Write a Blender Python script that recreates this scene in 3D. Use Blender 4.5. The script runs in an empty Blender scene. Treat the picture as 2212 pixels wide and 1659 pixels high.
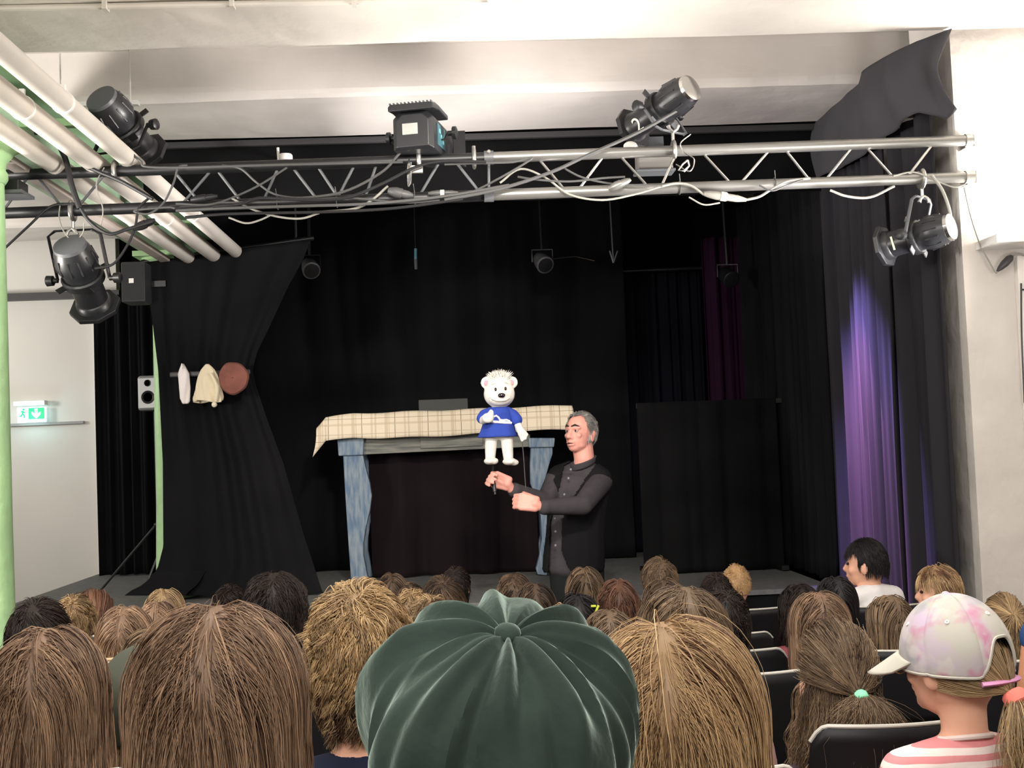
import bpy, bmesh, math, random
import numpy as np
from mathutils import Vector, Matrix, noise

SC = bpy.context.scene
COL = SC.collection
R = math.radians
random.seed(7)

# ------------------------------------------------------------------ camera
F_PX = 2600.0
CAM = Vector((0.0, 0.0, 1.5))
_yaw, _pit, _rol = math.atan(111.4 / F_PX), math.atan(131.1 / F_PX), R(2.3)
FWD = Vector((math.sin(_yaw) * math.cos(_pit), math.cos(_yaw) * math.cos(_pit), math.sin(_pit)))
_r0 = Vector((math.cos(_yaw), -math.sin(_yaw), 0.0))
_u0 = _r0.cross(FWD)
RIGHT = (_r0 * math.cos(_rol) - _u0 * math.sin(_rol)).normalized()
UP = (_u0 * math.cos(_rol) + _r0 * math.sin(_rol)).normalized()
cam_data = bpy.data.cameras.new('camera')
cam_data.sensor_width = 36.0
cam_data.lens = F_PX / 2212 * 36.0
cam_data.clip_start = 0.05
cam = bpy.data.objects.new('camera', cam_data)
COL.objects.link(cam)
m = Matrix((RIGHT, UP, -FWD)).transposed().to_4x4()
m.translation = CAM
cam.matrix_world = m
SC.camera = cam

# ------------------------------------------------------------------ world, exposure, lights
world = bpy.data.worlds.new('world')
world.use_nodes = True
SC.world = world
bg = world.node_tree.nodes['Background']
bg.inputs[0].default_value = (1.0, 0.94, 0.88, 1)
bg.inputs[1].default_value = 0.36
SC.view_settings.view_transform = 'Standard'
SC.view_settings.look = 'None'
SC.view_settings.gamma = 1.0
SC.view_settings.use_curve_mapping = False
SC.view_settings.exposure = 0.35


def lamp(name, kind, loc, energy, color=(1, 1, 1), target=None, size=1.0, size_y=None, spot=None, blend=0.5, radius=0.1):
    d = bpy.data.lights.new(name, kind)
    d.energy = energy
    d.color = color
    if kind == 'AREA':
        d.shape = 'RECTANGLE'
        d.size = size
        d.size_y = size_y or size
    else:
        d.shadow_soft_size = radius
    if kind == 'SPOT':
        d.spot_size = R(spot)
        d.spot_blend = blend
    o = bpy.data.objects.new(name, d)
    COL.objects.link(o)
    o.location = loc
    if target is not None:
        o.rotation_euler = (Vector(target) - Vector(loc)).to_track_quat('-Z', 'Y').to_euler()
    return o


# hall lighting over the audience, wall uplights and added ceiling fill
lamp('hall_light', 'AREA', (-0.6, -0.8, 3.2), 90, (1.0, 0.95, 0.88), (-0.2, 5.0, 0.6), 3.0, 0.8)
lamp('hall_light', 'AREA', (0.3, 2.4, 3.25), 62, (1.0, 0.96, 0.9), (0.3, 3.0, 0.0), 3.0, 0.5)
lamp('uplight_and_fill', 'AREA', (2.78, 5.48, 2.45), 30, (1.0, 0.98, 0.94), (2.4, 5.2, 3.5), 0.4, 0.12)
lamp('uplight_and_fill', 'SPOT', (2.7, 4.9, 1.9), 800, (1.0, 0.95, 0.92), (-0.9, 6.66, 3.38), spot=46, blend=0.9, radius=0.35)  # added fill without a fixture, brightens the left of the second soffit
lamp('uplight_and_fill', 'SPOT', (2.7, 4.5, 1.9), 500, (1.0, 0.95, 0.88), (-0.9, 5.1, 3.38), spot=46, blend=0.9, radius=0.35)  # another added fill, for the underside of the first beam
lamp('uplight_and_fill', 'SPOT', (-3.4, 6.6, 1.7), 620, (1.0, 0.95, 0.92), (0.7, 6.66, 3.38), spot=42, blend=0.9, radius=0.25)  # added out of frame at the left to lift the second soffit
lamp('uplight_and_fill', 'SPOT', (-3.4, 5.0, 1.7), 450, (1.0, 0.95, 0.88), (0.5, 5.0, 3.38), spot=44, blend=0.9, radius=0.25)  # unseen fill spot added for the first soffit
lamp('uplight_and_fill', 'AREA', (-3.2, 3.2, 2.1), 95, (1.0, 0.94, 0.87), (-1.2, 6.0, 3.5), 0.5, 0.5)
lamp('uplight_and_fill', 'AREA', (-1.95, 3.6, 1.9), 10, (1.0, 0.95, 0.9), (0.0, 6.2, 3.4), 0.6, 0.4)  # weak fill added for the beam undersides, no uplight hangs here
lamp('uplight_and_fill', 'AREA', (2.3, 3.7, 1.9), 12, (1.0, 0.95, 0.9), (0.6, 6.2, 3.4), 0.6, 0.4)  # its right-hand match, also an added fill
lamp('uplight_and_fill', 'AREA', (-5.0, 8.2, 2.2), 40, (1.0, 0.96, 0.9), (-4.2, 9.2, 3.2), 0.6, 0.6)
lamp('stage_spotlight', 'SPOT', (0.3, 2.5, 3.1), 430, (1.0, 0.93, 0.84), (0.0, 7.6, 1.5), spot=38, blend=0.8, radius=0.12)
lamp('purple_wash', 'SPOT', (1.72, 6.62, 3.2), 2600, (0.42, 0.32, 1.0), (2.27, 6.58, 1.05), spot=38, blend=1.0, radius=0.03)
lamp('red_wash', 'SPOT', (1.7, 6.75, 3.1), 1500, (1.0, 0.25, 0.4), (2.27, 6.6, 1.05), spot=30, blend=1.0, radius=0.03)


# ------------------------------------------------------------------ pixel helpers
def ray(px, py):
    return FWD + RIGHT * ((px - 1106.0) / F_PX) + UP * ((829.5 - py) / F_PX)


def P(px, py, Y):
    d = ray(px, py)
    return CAM + d * (Y / d.y)


def PX(px, py, X):
    d = ray(px, py)
    return CAM + d * (X / d.x)


def PZ(px, py, Z):
    d = ray(px, py)
    return CAM + d * ((Z - CAM.z) / d.z)


# ------------------------------------------------------------------ materials
def lin(h):
    h = h.lstrip('#')
    out = []
    for i in (0, 2, 4):
        c = int(h[i:i + 2], 16) / 255
        out.append(c / 12.92 if c <= 0.04045 else ((c + 0.055) / 1.055) ** 2.4)
    return (*out, 1.0)


_mats = {}


def mat(name, color, rough=0.6, metal=0.0, spec=0.4, var=0.0, vscale=8.0, bump=0.0, bscale=30.0, sheen=0.0,
        emit=None, estr=0.0, color2=None, trans=0.0, coat=0.0, streak=None, bdist=0.02):
    if name in _mats:
        return _mats[name]
    m = bpy.data.materials.new(name)
    m.use_nodes = True
    nt = m.node_tree
    b = nt.nodes['Principled BSDF']
    c = lin(color) if isinstance(color, str) else color
    b.inputs['Base Color'].default_value = c
    b.inputs['Roughness'].default_value = rough
    b.inputs['Metallic'].default_value = metal
    b.inputs['Specular IOR Level'].default_value = spec
    if sheen:
        b.inputs['Sheen Weight'].default_value = sheen
        b.inputs['Sheen Roughness'].default_value = 0.5
        b.inputs['Sheen Tint'].default_value = c
    if coat:
        b.inputs['Coat Weight'].default_value = coat
    if trans:
        b.inputs['Transmission Weight'].default_value = trans
    if emit:
        b.inputs['Emission Color'].default_value = lin(emit)
        b.inputs['Emission Strength'].default_value = estr
    if var or bump:
        tc = nt.nodes.new('ShaderNodeTexCoord')
        mp = nt.nodes.new('ShaderNodeMapping')
        nt.links.new(tc.outputs['Object'], mp.inputs['Vector'])
        if streak:
            mp.inputs['Scale'].default_value = streak
    if var:
        n = nt.nodes.new('ShaderNodeTexNoise')
        n.inputs['Scale'].default_value = vscale
        n.inputs['Detail'].default_value = 6
        nt.links.new(mp.outputs[0], n.inputs['Vector'])
        r = nt.nodes.new('ShaderNodeValToRGB')
        c2 = lin(color2) if color2 else tuple(min(1, x * (1 + var)) for x in c[:3]) + (1,)
        c1 = c if color2 else tuple(x * (1 - var) for x in c[:3]) + (1,)
        r.color_ramp.elements[0].position = 0.35
        r.color_ramp.elements[1].position = 0.65
        r.color_ramp.elements[0].color = c1
        r.color_ramp.elements[1].color = c2
        nt.links.new(n.outputs['Fac'], r.inputs['Fac'])
        nt.links.new(r.outputs[0], b.inputs['Base Color'])
    if bump:
        n2 = nt.nodes.new('ShaderNodeTexNoise')
        n2.inputs['Scale'].default_value = bscale
        n2.inputs['Detail'].default_value = 5
        nt.links.new(mp.outputs[0], n2.inputs['Vector'])
        bp = nt.nodes.new('ShaderNodeBump')
        bp.inputs['Strength'].default_value = bump
        bp.inputs['Distance'].default_value = bdist
        nt.links.new(n2.outputs['Fac'], bp.inputs['Height'])
        nt.links.new(bp.outputs[0], b.inputs['Normal'])
    _mats[name] = m
    return m


M_plaster = mat('plaster', '#dcd6d0', 0.85, spec=0.2, var=0.04, vscale=3, bump=0.3, bscale=4, bdist=0.02)
M_plaster_rough = mat('plaster_rough', '#ddd6ce', 0.85, spec=0.2, var=0.05, vscale=2.5, bump=0.5, bscale=4, bdist=0.03)
M_wallwhite = mat('wall_white', '#cfccc6', 0.7, spec=0.3, var=0.02, vscale=2)
M_floor = mat('floor_boards', '#3b342e', 0.5, var=0.15, vscale=5)
M_stage = mat('stage_deck', '#6f706f', 0.8, spec=0.2, var=0.12, vscale=20, bump=0.2, bscale=90, bdist=0.004)
M_black = mat('black_cloth', '#151516', 1.0, spec=0.05, var=0.2, vscale=3, bump=0.15, bscale=60, bdist=0.004)
M_blackcurtain = mat('black_velvet', '#1a1a1c', 1.0, spec=0.03, var=0.15, vscale=2, bump=0.2, bscale=25, bdist=0.01)
M_navycurtain = mat('dark_navy_curtain', '#17161d', 1.0, spec=0.03, var=0.15, vscale=2)
M_sidecurtain = mat('side_curtain', '#2b2a2e', 0.95, spec=0.08, sheen=0.15)
M_brownblack = mat('dark_brown_cloth', '#211b1e', 1.0, spec=0.03, var=0.15, vscale=2)
M_green = mat('green_paint', '#a9cf9a', 0.45, spec=0.5, var=0.08, vscale=6, bump=0.4, bscale=14)
M_greendark = mat('green_girder_paint', '#8aa583', 0.5, spec=0.4, color2='#a9c4a8', var=0.1, vscale=4)
M_pipe = mat('pipe_cream', '#cfc8bf', 0.5, spec=0.4, var=0.05, vscale=5)
M_pipebrown = mat('channel_brown', '#a59a92', 0.6, var=0.05, vscale=5)
M_metalblack = mat('black_metal', '#17181a', 0.42, spec=0.5, metal=0.0)
M_lampblack = mat('lamp_black', '#202124', 0.38, spec=0.6, bump=0.1, bscale=60, bdist=0.002)
M_lamptrim = mat('lamp_grey', '#55575a', 0.45, spec=0.5)
M_alu = mat('aluminium', '#b9b7b2', 0.32, metal=0.85, spec=0.5)
M_chrome = mat('chrome', '#d9d9d6', 0.2, metal=1.0)
M_trussgrey = mat('truss_grey', '#8b8a86', 0.35, metal=0.7)
M_white = mat('white_plastic', '#e8e6e2', 0.5)
M_cable = mat('cable_black', '#1c1c1e', 0.45, spec=0.4)
M_cablegrey = mat('cable_grey', '#4a4a4a', 0.45, spec=0.4)
M_cablelight = mat('cable_light', '#8b8982', 0.45, spec=0.4)
M_glass = mat('lens_glass', '#9aa0a4', 0.08, metal=0.6)
M_rail = mat('rail_dark', '#3c3b3d', 0.5)
M_tealstain = mat('teal_wall', '#7fc2b4', 0.7, var=0.15, vscale=10)
M_yellowtape = mat('white_tape', '#f0ecd6', 0.6)


# ------------------------------------------------------------------ mesh builder
class MB:
    def __init__(s):
        s.v = []
        s.f = []

    def add(s, vs, fs):
        n = len(s.v)
        s.v.extend([tuple(v) for v in vs])
        s.f.extend([tuple(i + n for i in f) for f in fs])
        return s

    def box(s, c, size, rot=None):
        c = Vector(c)
        hx, hy, hz = size[0] / 2, size[1] / 2, size[2] / 2
        vs = [Vector((x, y, z)) for x in (-hx, hx) for y in (-hy, hy) for z in (-hz, hz)]
        if rot is not None:
            vs = [rot @ v for v in vs]
        return s.add([v + c for v in vs], [(0, 1, 3, 2), (4, 6, 7, 5), (0, 4, 5, 1), (2, 3, 7, 6), (0, 2, 6, 4), (1, 5, 7, 3)])

    def hexa(s, p):  # eight corners: 4 bottom ring, 4 top ring
        return s.add(p, [(3, 2, 1, 0), (4, 5, 6, 7), (0, 1, 5, 4), (1, 2, 6, 5), (2, 3, 7, 6), (3, 0, 4, 7)])

    def tube(s, pts, r, n=8, caps=True, flat=1.0):
        pts = [Vector(p) for p in pts]
        m = len(pts)
        rs = r if isinstance(r, (list, tuple)) else [r] * m
        tang = [(pts[min(i + 1, m - 1)] - pts[max(i - 1, 0)]).normalized() for i in range(m)]
        a = tang[0].orthogonal().normalized() if abs(tang[0].z) > 0.95 else tang[0].cross(Vector((0, 0, 1))).normalized()
        vs = []
        for i in range(m):
            t = tang[i]
            a = (a - t * a.dot(t)).normalized()
            b = t.cross(a)
            for k in range(n):
                w = 2 * math.pi * k / n
                vs.append(pts[i] + a * math.cos(w) * rs[i] + b * math.sin(w) * rs[i] * flat)
        fs = [(i * n + k, i * n + (k + 1) % n, (i + 1) * n + (k + 1) % n, (i + 1) * n + k) for i in range(m - 1) for k in range(n)]
        if caps:
            fs.append(tuple(range(n - 1, -1, -1)))
            fs.append(tuple((m - 1) * n + k for k in range(n)))
        return s.add(vs, fs)

    def ell(s, c, rad, rot=None, nu=16, nv=10):
        c = Vector(c)
        if not isinstance(rad, (list, tuple, Vector)):
            rad = (rad, rad, rad)
        vs, fs = [], []
        vs.append(Vector((0, 0, rad[2])))
        for j in range(1, nv):
            th = math.pi * j / nv
            for i in range(nu):
                ph = 2 * math.pi * i / nu
                vs.append(Vector((rad[0] * math.sin(th) * math.cos(ph), rad[1] * math.sin(th) * math.sin(ph), rad[2] * math.cos(th))))
        vs.append(Vector((0, 0, -rad[2])))
        L = len(vs) - 1
        for i in range(nu):
            fs.append((0, 1 + i, 1 + (i + 1) % nu))
            fs.append((L, L - nu + (i + 1) % nu, L - nu + i))
        for j in range(nv - 2):
            for i in range(nu):
                a = 1 + j * nu + i
                b = 1 + j * nu + (i + 1) % nu
                fs.append((a, a + nu, b + nu, b))
        if rot is not None:
            vs = [rot @ v for v in vs]
        return s.add([v + c for v in vs], fs)

    def cap(s, p0, p1, r0, r1=None, n=12):
        r1 = r0 if r1 is None else r1
        s.tube([p0, p1], [r0, r1], n)
        s.ell(p0, r0, nu=n, nv=8)
        s.ell(p1, r1, nu=n, nv=8)
        return s

    def chain(s, pts, rs, n=12):
        for i in range(len(pts) - 1):
            s.cap(pts[i], pts[i + 1], rs[i], rs[i + 1], n)
        return s

    def lathe(s, prof, o, axis=(0, 0, 1), n=20, closed=True):
        o = Vector(o)
        ax = Vector(axis).normalized()
        a = ax.orthogonal().normalized()
        b = ax.cross(a)
        vs, fs = [], []
        for (r, h) in prof:
            for k in range(n):
                w = 2 * math.pi * k / n
                vs.append(o + ax * h + (a * math.cos(w) + b * math.sin(w)) * max(r, 1e-4))
        m = len(prof)
        for i in range(m - 1):
            for k in range(n):
                fs.append((i * n + k, i * n + (k + 1) % n, (i + 1) * n + (k + 1) % n, (i + 1) * n + k))
        if closed:
            fs.append(tuple(range(n - 1, -1, -1)))
            fs.append(tuple((m - 1) * n + k for k in range(n)))
        return s.add(vs, fs)

    def prism(s, pts, ext):
        pts = [Vector(p) for p in pts]
        ext = Vector(ext)
        n = len(pts)
        vs = pts + [p + ext for p in pts]
        fs = [tuple(range(n)), tuple(range(2 * n - 1, n - 1, -1))]
        for i in range(n):
            j = (i + 1) % n
            fs.append((i, i + n, j + n, j))
        return s.add(vs, fs)

    def grid(s, fn, nu, nv, wrap=False):
        vs = []
        for j in range(nv + 1):
            for i in range(nu + (0 if wrap else 1)):
                vs.append(fn(i / nu, j / nv))
        w = nu if wrap else nu + 1
        fs = []
        for j in range(nv):
            for i in range(nu):
                a = j * w + i
                b = j * w + (i + 1) % w
                fs.append((a, b, b + w, a + w))
        return s.add(vs, fs)

    def mesh(s, name, off=None):
        me = bpy.data.meshes.new(name)
        vs = s.v if off is None else [(v[0] - off[0], v[1] - off[1], v[2] - off[2]) for v in s.v]
        me.from_pydata(vs, [], s.f)
        bm = bmesh.new()
        bm.from_mesh(me)
        bmesh.ops.recalc_face_normals(bm, faces=bm.faces)
        bm.to_mesh(me)
        bm.free()
        return me

    def build(s, name, material, parent=None, smooth=True, world=True, bevel=0.0, solid=0.0, remesh=0.0, sm=0, subsurf=0, angle=40):
        off = parent.location if (parent is not None and world and parent.parent is None) else None
        if parent is not None and world and parent.parent is not None:
            off = parent.matrix_world.translation if False else parent.parent.location
        me = s.mesh(name, off)
        if remesh:
            me = remeshed(me, remesh, sm)
        o = bpy.data.objects.new(name, me)
        COL.objects.link(o)
        if parent is not None:
            o.parent = parent
        me.materials.clear()
        if material is not None:
            me.materials.append(material)
        if smooth:
            me.shade_smooth()
            if not remesh:
                try:
                    me.set_sharp_from_angle(angle=R(angle))
                except Exception:
                    pass
        if bevel:
            md = o.modifiers.new('bevel', 'BEVEL')
            md.width = bevel
            md.segments = 2
            md.limit_method = 'ANGLE'
        if solid:
            md = o.modifiers.new('solid', 'SOLIDIFY')
            md.thickness = solid
            md.offset = 0
        if subsurf:
            md = o.modifiers.new('sub', 'SUBSURF')
            md.levels = md.render_levels = subsurf
        return o


def remeshed(me, voxel, sm=4):
    t = bpy.data.objects.new('tmp', me)
    COL.objects.link(t)
    md = t.modifiers.new('r', 'REMESH')
    md.mode = 'VOXEL'
    md.voxel_size = voxel
    md.adaptivity = 0.0
    if sm:
        s2 = t.modifiers.new('s', 'SMOOTH')
        s2.factor = 0.5
        s2.iterations = sm
    dg = bpy.context.evaluated_depsgraph_get()
    ev = t.evaluated_get(dg)
    out = bpy.data.meshes.new_from_object(ev)
    bpy.data.objects.remove(t)
    bpy.data.meshes.remove(me)
    return out


def thing(name, label, cat, loc=(0, 0, 0), group=None):
    o = bpy.data.objects.new(name, None)
    COL.objects.link(o)
    o.location = loc
    o.empty_display_size = 0.05
    o['label'] = label
    o['category'] = cat
    if group:
        o['group'] = group
    return o


def tag(o, label, cat, group=None, kind=None):
    o['label'] = label
    o['category'] = cat
    if group:
        o['group'] = group
    if kind:
        o['kind'] = kind
    return o


def struct(name, mb, material, **k):
    o = mb.build(name, material, smooth=False, **k)
    o['kind'] = 'structure'
    return o


def spline(pts, n=8):
    """Catmull-Rom through pts"""
    pts = [Vector(p) for p in pts]
    if len(pts) < 3:
        return pts
    q = [pts[0] * 2 - pts[1]] + pts + [pts[-1] * 2 - pts[-2]]
    out = []
    for i in range(1, len(q) - 2):
        a, b, c, d = q[i - 1], q[i], q[i + 1], q[i + 2]
        for k in range(n):
            t = k / n
            out.append(0.5 * ((2 * b) + (c - a) * t + (2 * a - 5 * b + 4 * c - d) * t * t + (3 * b - a - 3 * c + d) * t ** 3))
    out.append(pts[-1])
    return out


def interp(tab, t):
    """piecewise-linear table [(t, v), ...], v number or tuple"""
    if t <= tab[0][0]:
        return tab[0][1]
    for i in range(len(tab) - 1):
        if t <= tab[i + 1][0]:
            u = (t - tab[i][0]) / (tab[i + 1][0] - tab[i][0])
            a, b = tab[i][1], tab[i + 1][1]
            if isinstance(a, tuple):
                return tuple(x + (y - x) * u for x, y in zip(a, b))
            return a + (b - a) * u
    return tab[-1][1]

# ================================================================== the room
XR = 3.3       # right wall plane
YP = 5.6       # face of the right pier
XP = 2.41      # its left corner
ZC = 3.63      # slab
struct('floor', MB().box((-1.35, 4.2, -0.05), (9.6, 14.0, 0.1)), M_floor)
struct('ceiling', MB().box((-1.35, 4.2, ZC + 0.05), (9.6, 14.0, 0.1)), M_plaster)
struct('wall_pier', MB().box(((XP + XR) / 2, YP + 0.25, ZC / 2), (XR - XP, 0.5, ZC)), mat('pier_plaster', '#c6c0ba', 0.85, spec=0.2, var=0.05, vscale=3, bump=0.6, bscale=4, bdist=0.04))
struct('wall_right', MB().box((XR + 0.08, 4.2, ZC / 2), (0.16, 14.0, ZC)), M_plaster_rough)
struct('wall_left', MB().box((-6.0, 4.2, ZC / 2), (0.16, 14.0, ZC)), M_wallwhite)
mb = MB().box((-1.35, 10.9, ZC / 2), (9.4, 0.2, ZC))
struct('wall_back', mb, M_black)
mb = MB().box((-4.45, 10.4, ZC / 2), (3.1, 0.12, ZC))
struct('wall_partition', mb, M_wallwhite)


def beam(name, y0, y1, zb, material, seed, x1=None):
    x1 = XR if x1 is None else x1
    rnd = random.Random(seed)
    prof = []
    for i in range(15):
        prof.append(-5.9 + i * (XR + 5.9) / 14)
    mb = MB()

    def fn(u, v):
        x = -5.92 + u * (x1 + 5.92)
        # section: down the near face, along the soffit, up the far face; haunched towards the right wall
        h = max(0.0, (x - 1.75) / 0.65)
        drop = 0.0
        pts = [(0, (y0 - 0.02, ZC + 0.02)), (0.3, (y0, zb + 0.03 - drop)), (0.36, (y0 + 0.03, zb - drop)),
               (0.64, (y1 - 0.03, zb - drop)), (0.7, (y1, zb + 0.03 - drop)), (1, (y1 + 0.02, ZC + 0.02))]
        y, z = interp(pts, v)
        w = noise.noise(Vector((x * 1.3, v * 4, seed))) * 0.012 + noise.noise(Vector((x * 6, v * 14, seed))) * 0.003
        return Vector((x, y + w, z + (w if 0.02 < v < 0.98 else 0)))
    mb.grid(fn, 120, 28)
    return struct(name, mb, material)


beam('trim_1', 4.66, 5.50, 3.365, M_plaster_rough, 1.0)
beam('trim_2', 6.28, 7.09, 3.365, M_plaster, 2.0)
beam('trim_3', 8.05, 8.80, 3.365, M_plaster, 3.0, -2.15)
beam('trim_4', 3.0, 3.7, 3.365, M_plaster, 4.0)
beam('trim_5', 9.55, 10.2, 3.365, M_plaster, 5.0, -2.4)
struct('trim_9', MB().box((0.15, 9.0, 3.57), (4.5, 3.6, 0.06)), M_black)

# dark sliding track on the white partition and its lower trim
struct('trim_6', MB().box((P(120, 638, 10.3).x - 0.6, 10.28, P(120, 640, 10.3).z), (2.3, 0.1, 0.055)), M_rail)
mb = MB().box((-3.85, 10.32, P(110, 915, 10.33).z), (1.32, 0.05, 0.022))
struct('trim_7', mb, mat('trim_grey', '#8f8d8c', 0.5))
struct('trim_8', MB().box((P(209, 900, 10.3).x, 10.31, 1.46), (0.02, 0.07, 2.9)), M_white)

# stage platform
mb = MB()
a, b = -3.08, 2.22
mb.box(((a + b) / 2, (7.3 + 10.3) / 2, 0.545), (b - a, 3.0, 0.03))
stage = thing('stage_platform', 'low grey stage platform with black skirt in front of the audience', 'stage', (0, 8.8, 0))
mb.build('deck', M_stage, stage, smooth=False)
mb = MB()


def skirt(u, v):
    return Vector((a + 0.03 + (b - a - 0.06) * u, 7.33 + 0.012 * math.sin(u * 160) * (1 - 0.4 * v), 0.53 * v + 0.004))


mb.grid(skirt, 400, 4)
mb.build('skirt', M_blackcurtain, stage, solid=0.004)
for x in (-3.0, -1.3, 0.4, 2.1):
    for y in (7.45, 8.8, 10.15):
        MB().box((x, y, 0.265), (0.06, 0.06, 0.53)).build('leg', M_metalblack, stage, smooth=False)

# cast columns with green paint, girder and pipes running in depth
def column(Y, label, z0=0.0):
    t = thing('column', label, 'column', (-2.0, Y, 0), 'green cast iron columns')
    mb = MB().lathe([(0.16, z0), (0.16, z0 + 0.05), (0.125, z0 + 0.09), (0.105, z0 + 0.14), (0.092, 1.2), (0.084, 2.72)], (-2.0, Y, 0), n=28)
    mb.build('shaft', M_green, t)
    mb = MB().lathe([(0.088, 2.70), (0.1, 2.72), (0.1, 2.745), (0.09, 2.76), (0.095, 2.79), (0.125, 2.83), (0.15, 2.85), (0.15, 2.868)], (-2.0, Y, 0), n=28)
    mb.box((-2.0, Y, 2.885), (0.34, 0.34, 0.035))
    mb.build('capital', M_green, t)
    return t


column(5.17, 'light green painted iron column at the left edge of the frame')
column(8.3, 'light green painted iron column beside the tied-back black curtain', 0.565)

mb = MB()
gx = -2.0
for (cx, cz, sx, sz) in ((gx, 2.915, 0.26, 0.022), (gx, 3.08, 0.022, 0.33), (gx, 3.24, 0.26, 0.022)):
    mb.box((cx, 5.4, cz), (sx, 9.6, sz))
g = mb.build('steel_girder', M_greendark, smooth=False, bevel=0.004)
tag(g, 'green painted steel girder resting on the iron columns at upper left', 'girder')


def pipe(px, py, Y, r, y0, y1, material, label):
    c = P(px, py, Y)
    mb = MB().tube([(c.x, y0, c.z), (c.x, y1, c.z)], r, 20)
    t = thing('ceiling_pipe', label, 'pipe', (c.x, y0, c.z), 'pale pipes under the ceiling')
    mb.build('pipe', material, t)
    for y in (y0 + 0.9, y0 + 2.6, y1 - 1.4):
        mb = MB().tube([(c.x, y - 0.008, c.z), (c.x, y + 0.008, c.z)], r + 0.003, 20)
        mb.box((c.x, y, c.z + r + 0.012), (0.02, 0.014, 0.03))
        mb.build('pipe_clamp', M_white, t)
    return c


pipe(512, 545, 8.15, 0.042, 2.0, 8.2, M_pipe, 'cream ceiling pipe, rightmost of the pipes at upper left')
pipe(463, 552, 8.15, 0.046, 2.0, 8.2, M_pipe, 'cream ceiling pipe, second from the right at upper left')
pipe(408, 556, 8.15, 0.044, 2.0, 8.2, M_pipe, 'thick cream ceiling pipe in the middle of the group at upper left')
c = P(360, 566, 8.15)
mb = MB().box((c.x, 5.1, c.z + 0.01), (0.07, 6.2, 0.03))
o = mb.build('cable_channel', M_pipebrown, smooth=False, bevel=0.004)
tag(o, 'flat brownish metal channel running under the green girder', 'channel')
c = P(345, 482, 7.6)
o = MB().box((c.x + 0.06, 7.6, c.z), (0.34, 0.05, 0.016)).build('steel_bracket', M_green, smooth=False)
tag(o, 'small light green steel bracket beside the ceiling pipes', 'bracket')
c = P(60, 242, 5.4)
o = MB().box((c.x + 0.0, 5.6, c.z), (0.44, 0.05, 0.035)).build('steel_bracket', M_green, smooth=False)
tag(o, 'light green steel cross bracket under the girder near the left edge', 'bracket')

# conduit along the first beam, smoke detector
A = PZ(-60, 19, 3.35)
B = PZ(1075, -2, 3.35)
t = thing('ceiling_conduit', 'thin cream cable conduit clipped along the concrete beam at the top', 'conduit', A)
MB().tube([A, B], 0.013, 8).build('conduit', M_pipe, t)
for px in (228, 502, 765):
    c = PZ(px, 18 - px * 0.0185, 3.35)
    MB().box((c.x, c.y, c.z), (0.018, 0.05, 0.035)).build('clip', M_pipe, t, smooth=False)
c = PZ(1075, -2, 3.345)
t = thing('smoke_detector', 'round white ceiling detector at the top centre of the picture', 'detector', c)
MB().lathe([(0.055, 0.05), (0.055, 0.02), (0.045, 0.0), (0.03, -0.03), (0.012, -0.036)], c, n=24).build('housing', M_white, t)
MB().lathe([(0.05, 0.012), (0.052, 0.008), (0.05, 0.004)], c, n=24).build('ring', M_lamptrim, t)

# surface trunking under the second beam at the left
A, B = P(112, 227, 5.9), P(300, 224, 5.9)
t = thing('cable_trunking', 'short white trunking strip behind the upper left spotlight', 'trunking', A)
MB().box(((A + B) / 2)[:], ((B - A).length, 0.04, 0.022)).build('trunking', M_white, t, smooth=False)
for px in (132, 282):
    c = P(px, 222, 5.9)
    MB().tube([(c.x, 5.9, c.z), (c.x, 5.9, ZC)], 0.004, 6).build('hanger', M_white, t)

# ================================================================== curtains
def curtain_sheet(fn_xy, z0, z1, nfold, amp, seed, nu=None, nv=24, taper=0.25, sway=0.0):
    """fn_xy(u)->(x,y,nx,ny); folds pushed along the normal"""
    rnd = random.Random(seed)
    comps = [(nfold * f, rnd.uniform(0, 6.28), w) for f, w in ((1, 1.0), (1.63, 0.5), (0.47, 0.6), (2.7, 0.22))]
    nu = nu or int(nfold * 14)
    mb = MB()

    def fn(u, v):
        x, y, nx, ny = fn_xy(u)
        k = 1 - taper * v
        off = 0
        ww = u + sway * noise.noise(Vector((u * 3, v * 1.5, seed)))
        for f, p, w in comps:
            s = math.sin(2 * math.pi * f * ww + p + 0.25 * math.sin(v * 3 + p))
            off += w * (abs(s) ** 0.8) * (1 if s > 0 else -1)
        off *= amp * k / 1.6
        z = z0 + (z1 - z0) * v
        return Vector((x + nx * off, y + ny * off, z))
    mb.grid(fn, nu, nv)
    return mb


def line(p0, p1):
    dx, dy = p1[0] - p0[0], p1[1] - p0[1]
    L = math.hypot(dx, dy)
    return lambda u: (p0[0] + dx * u, p0[1] + dy * u, dy / L, -dx / L)


# far left background curtain on the track
o = curtain_sheet(line((-2.985, 10.0), (-2.3, 10.0)), 0.57, 2.86, 7, 0.05, 3, taper=0.1).build('stage_curtain', M_blackcurtain, solid=0.004)
tag(o, 'narrow black pleated curtain hanging beside the white partition', 'curtain')
# main back cloth
o = curtain_sheet(line((-2.35, 9.62), (1.35, 9.62)), 0.57, 3.54, 9, 0.035, 5, nu=260, taper=0.5, sway=0.05).build('back_curtain', M_blackcurtain, solid=0.004)
tag(o, 'wide black back curtain across the stage behind the painted table', 'curtain')
# black border over the stage
mb = MB()


def border(u, v):
    x = -1.83 + u * (2.38 + 1.83)
    return Vector((x, 7.14 + 0.01 * math.sin(u * 60) * (1 - v), 2.96 + 0.42 * v))


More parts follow.
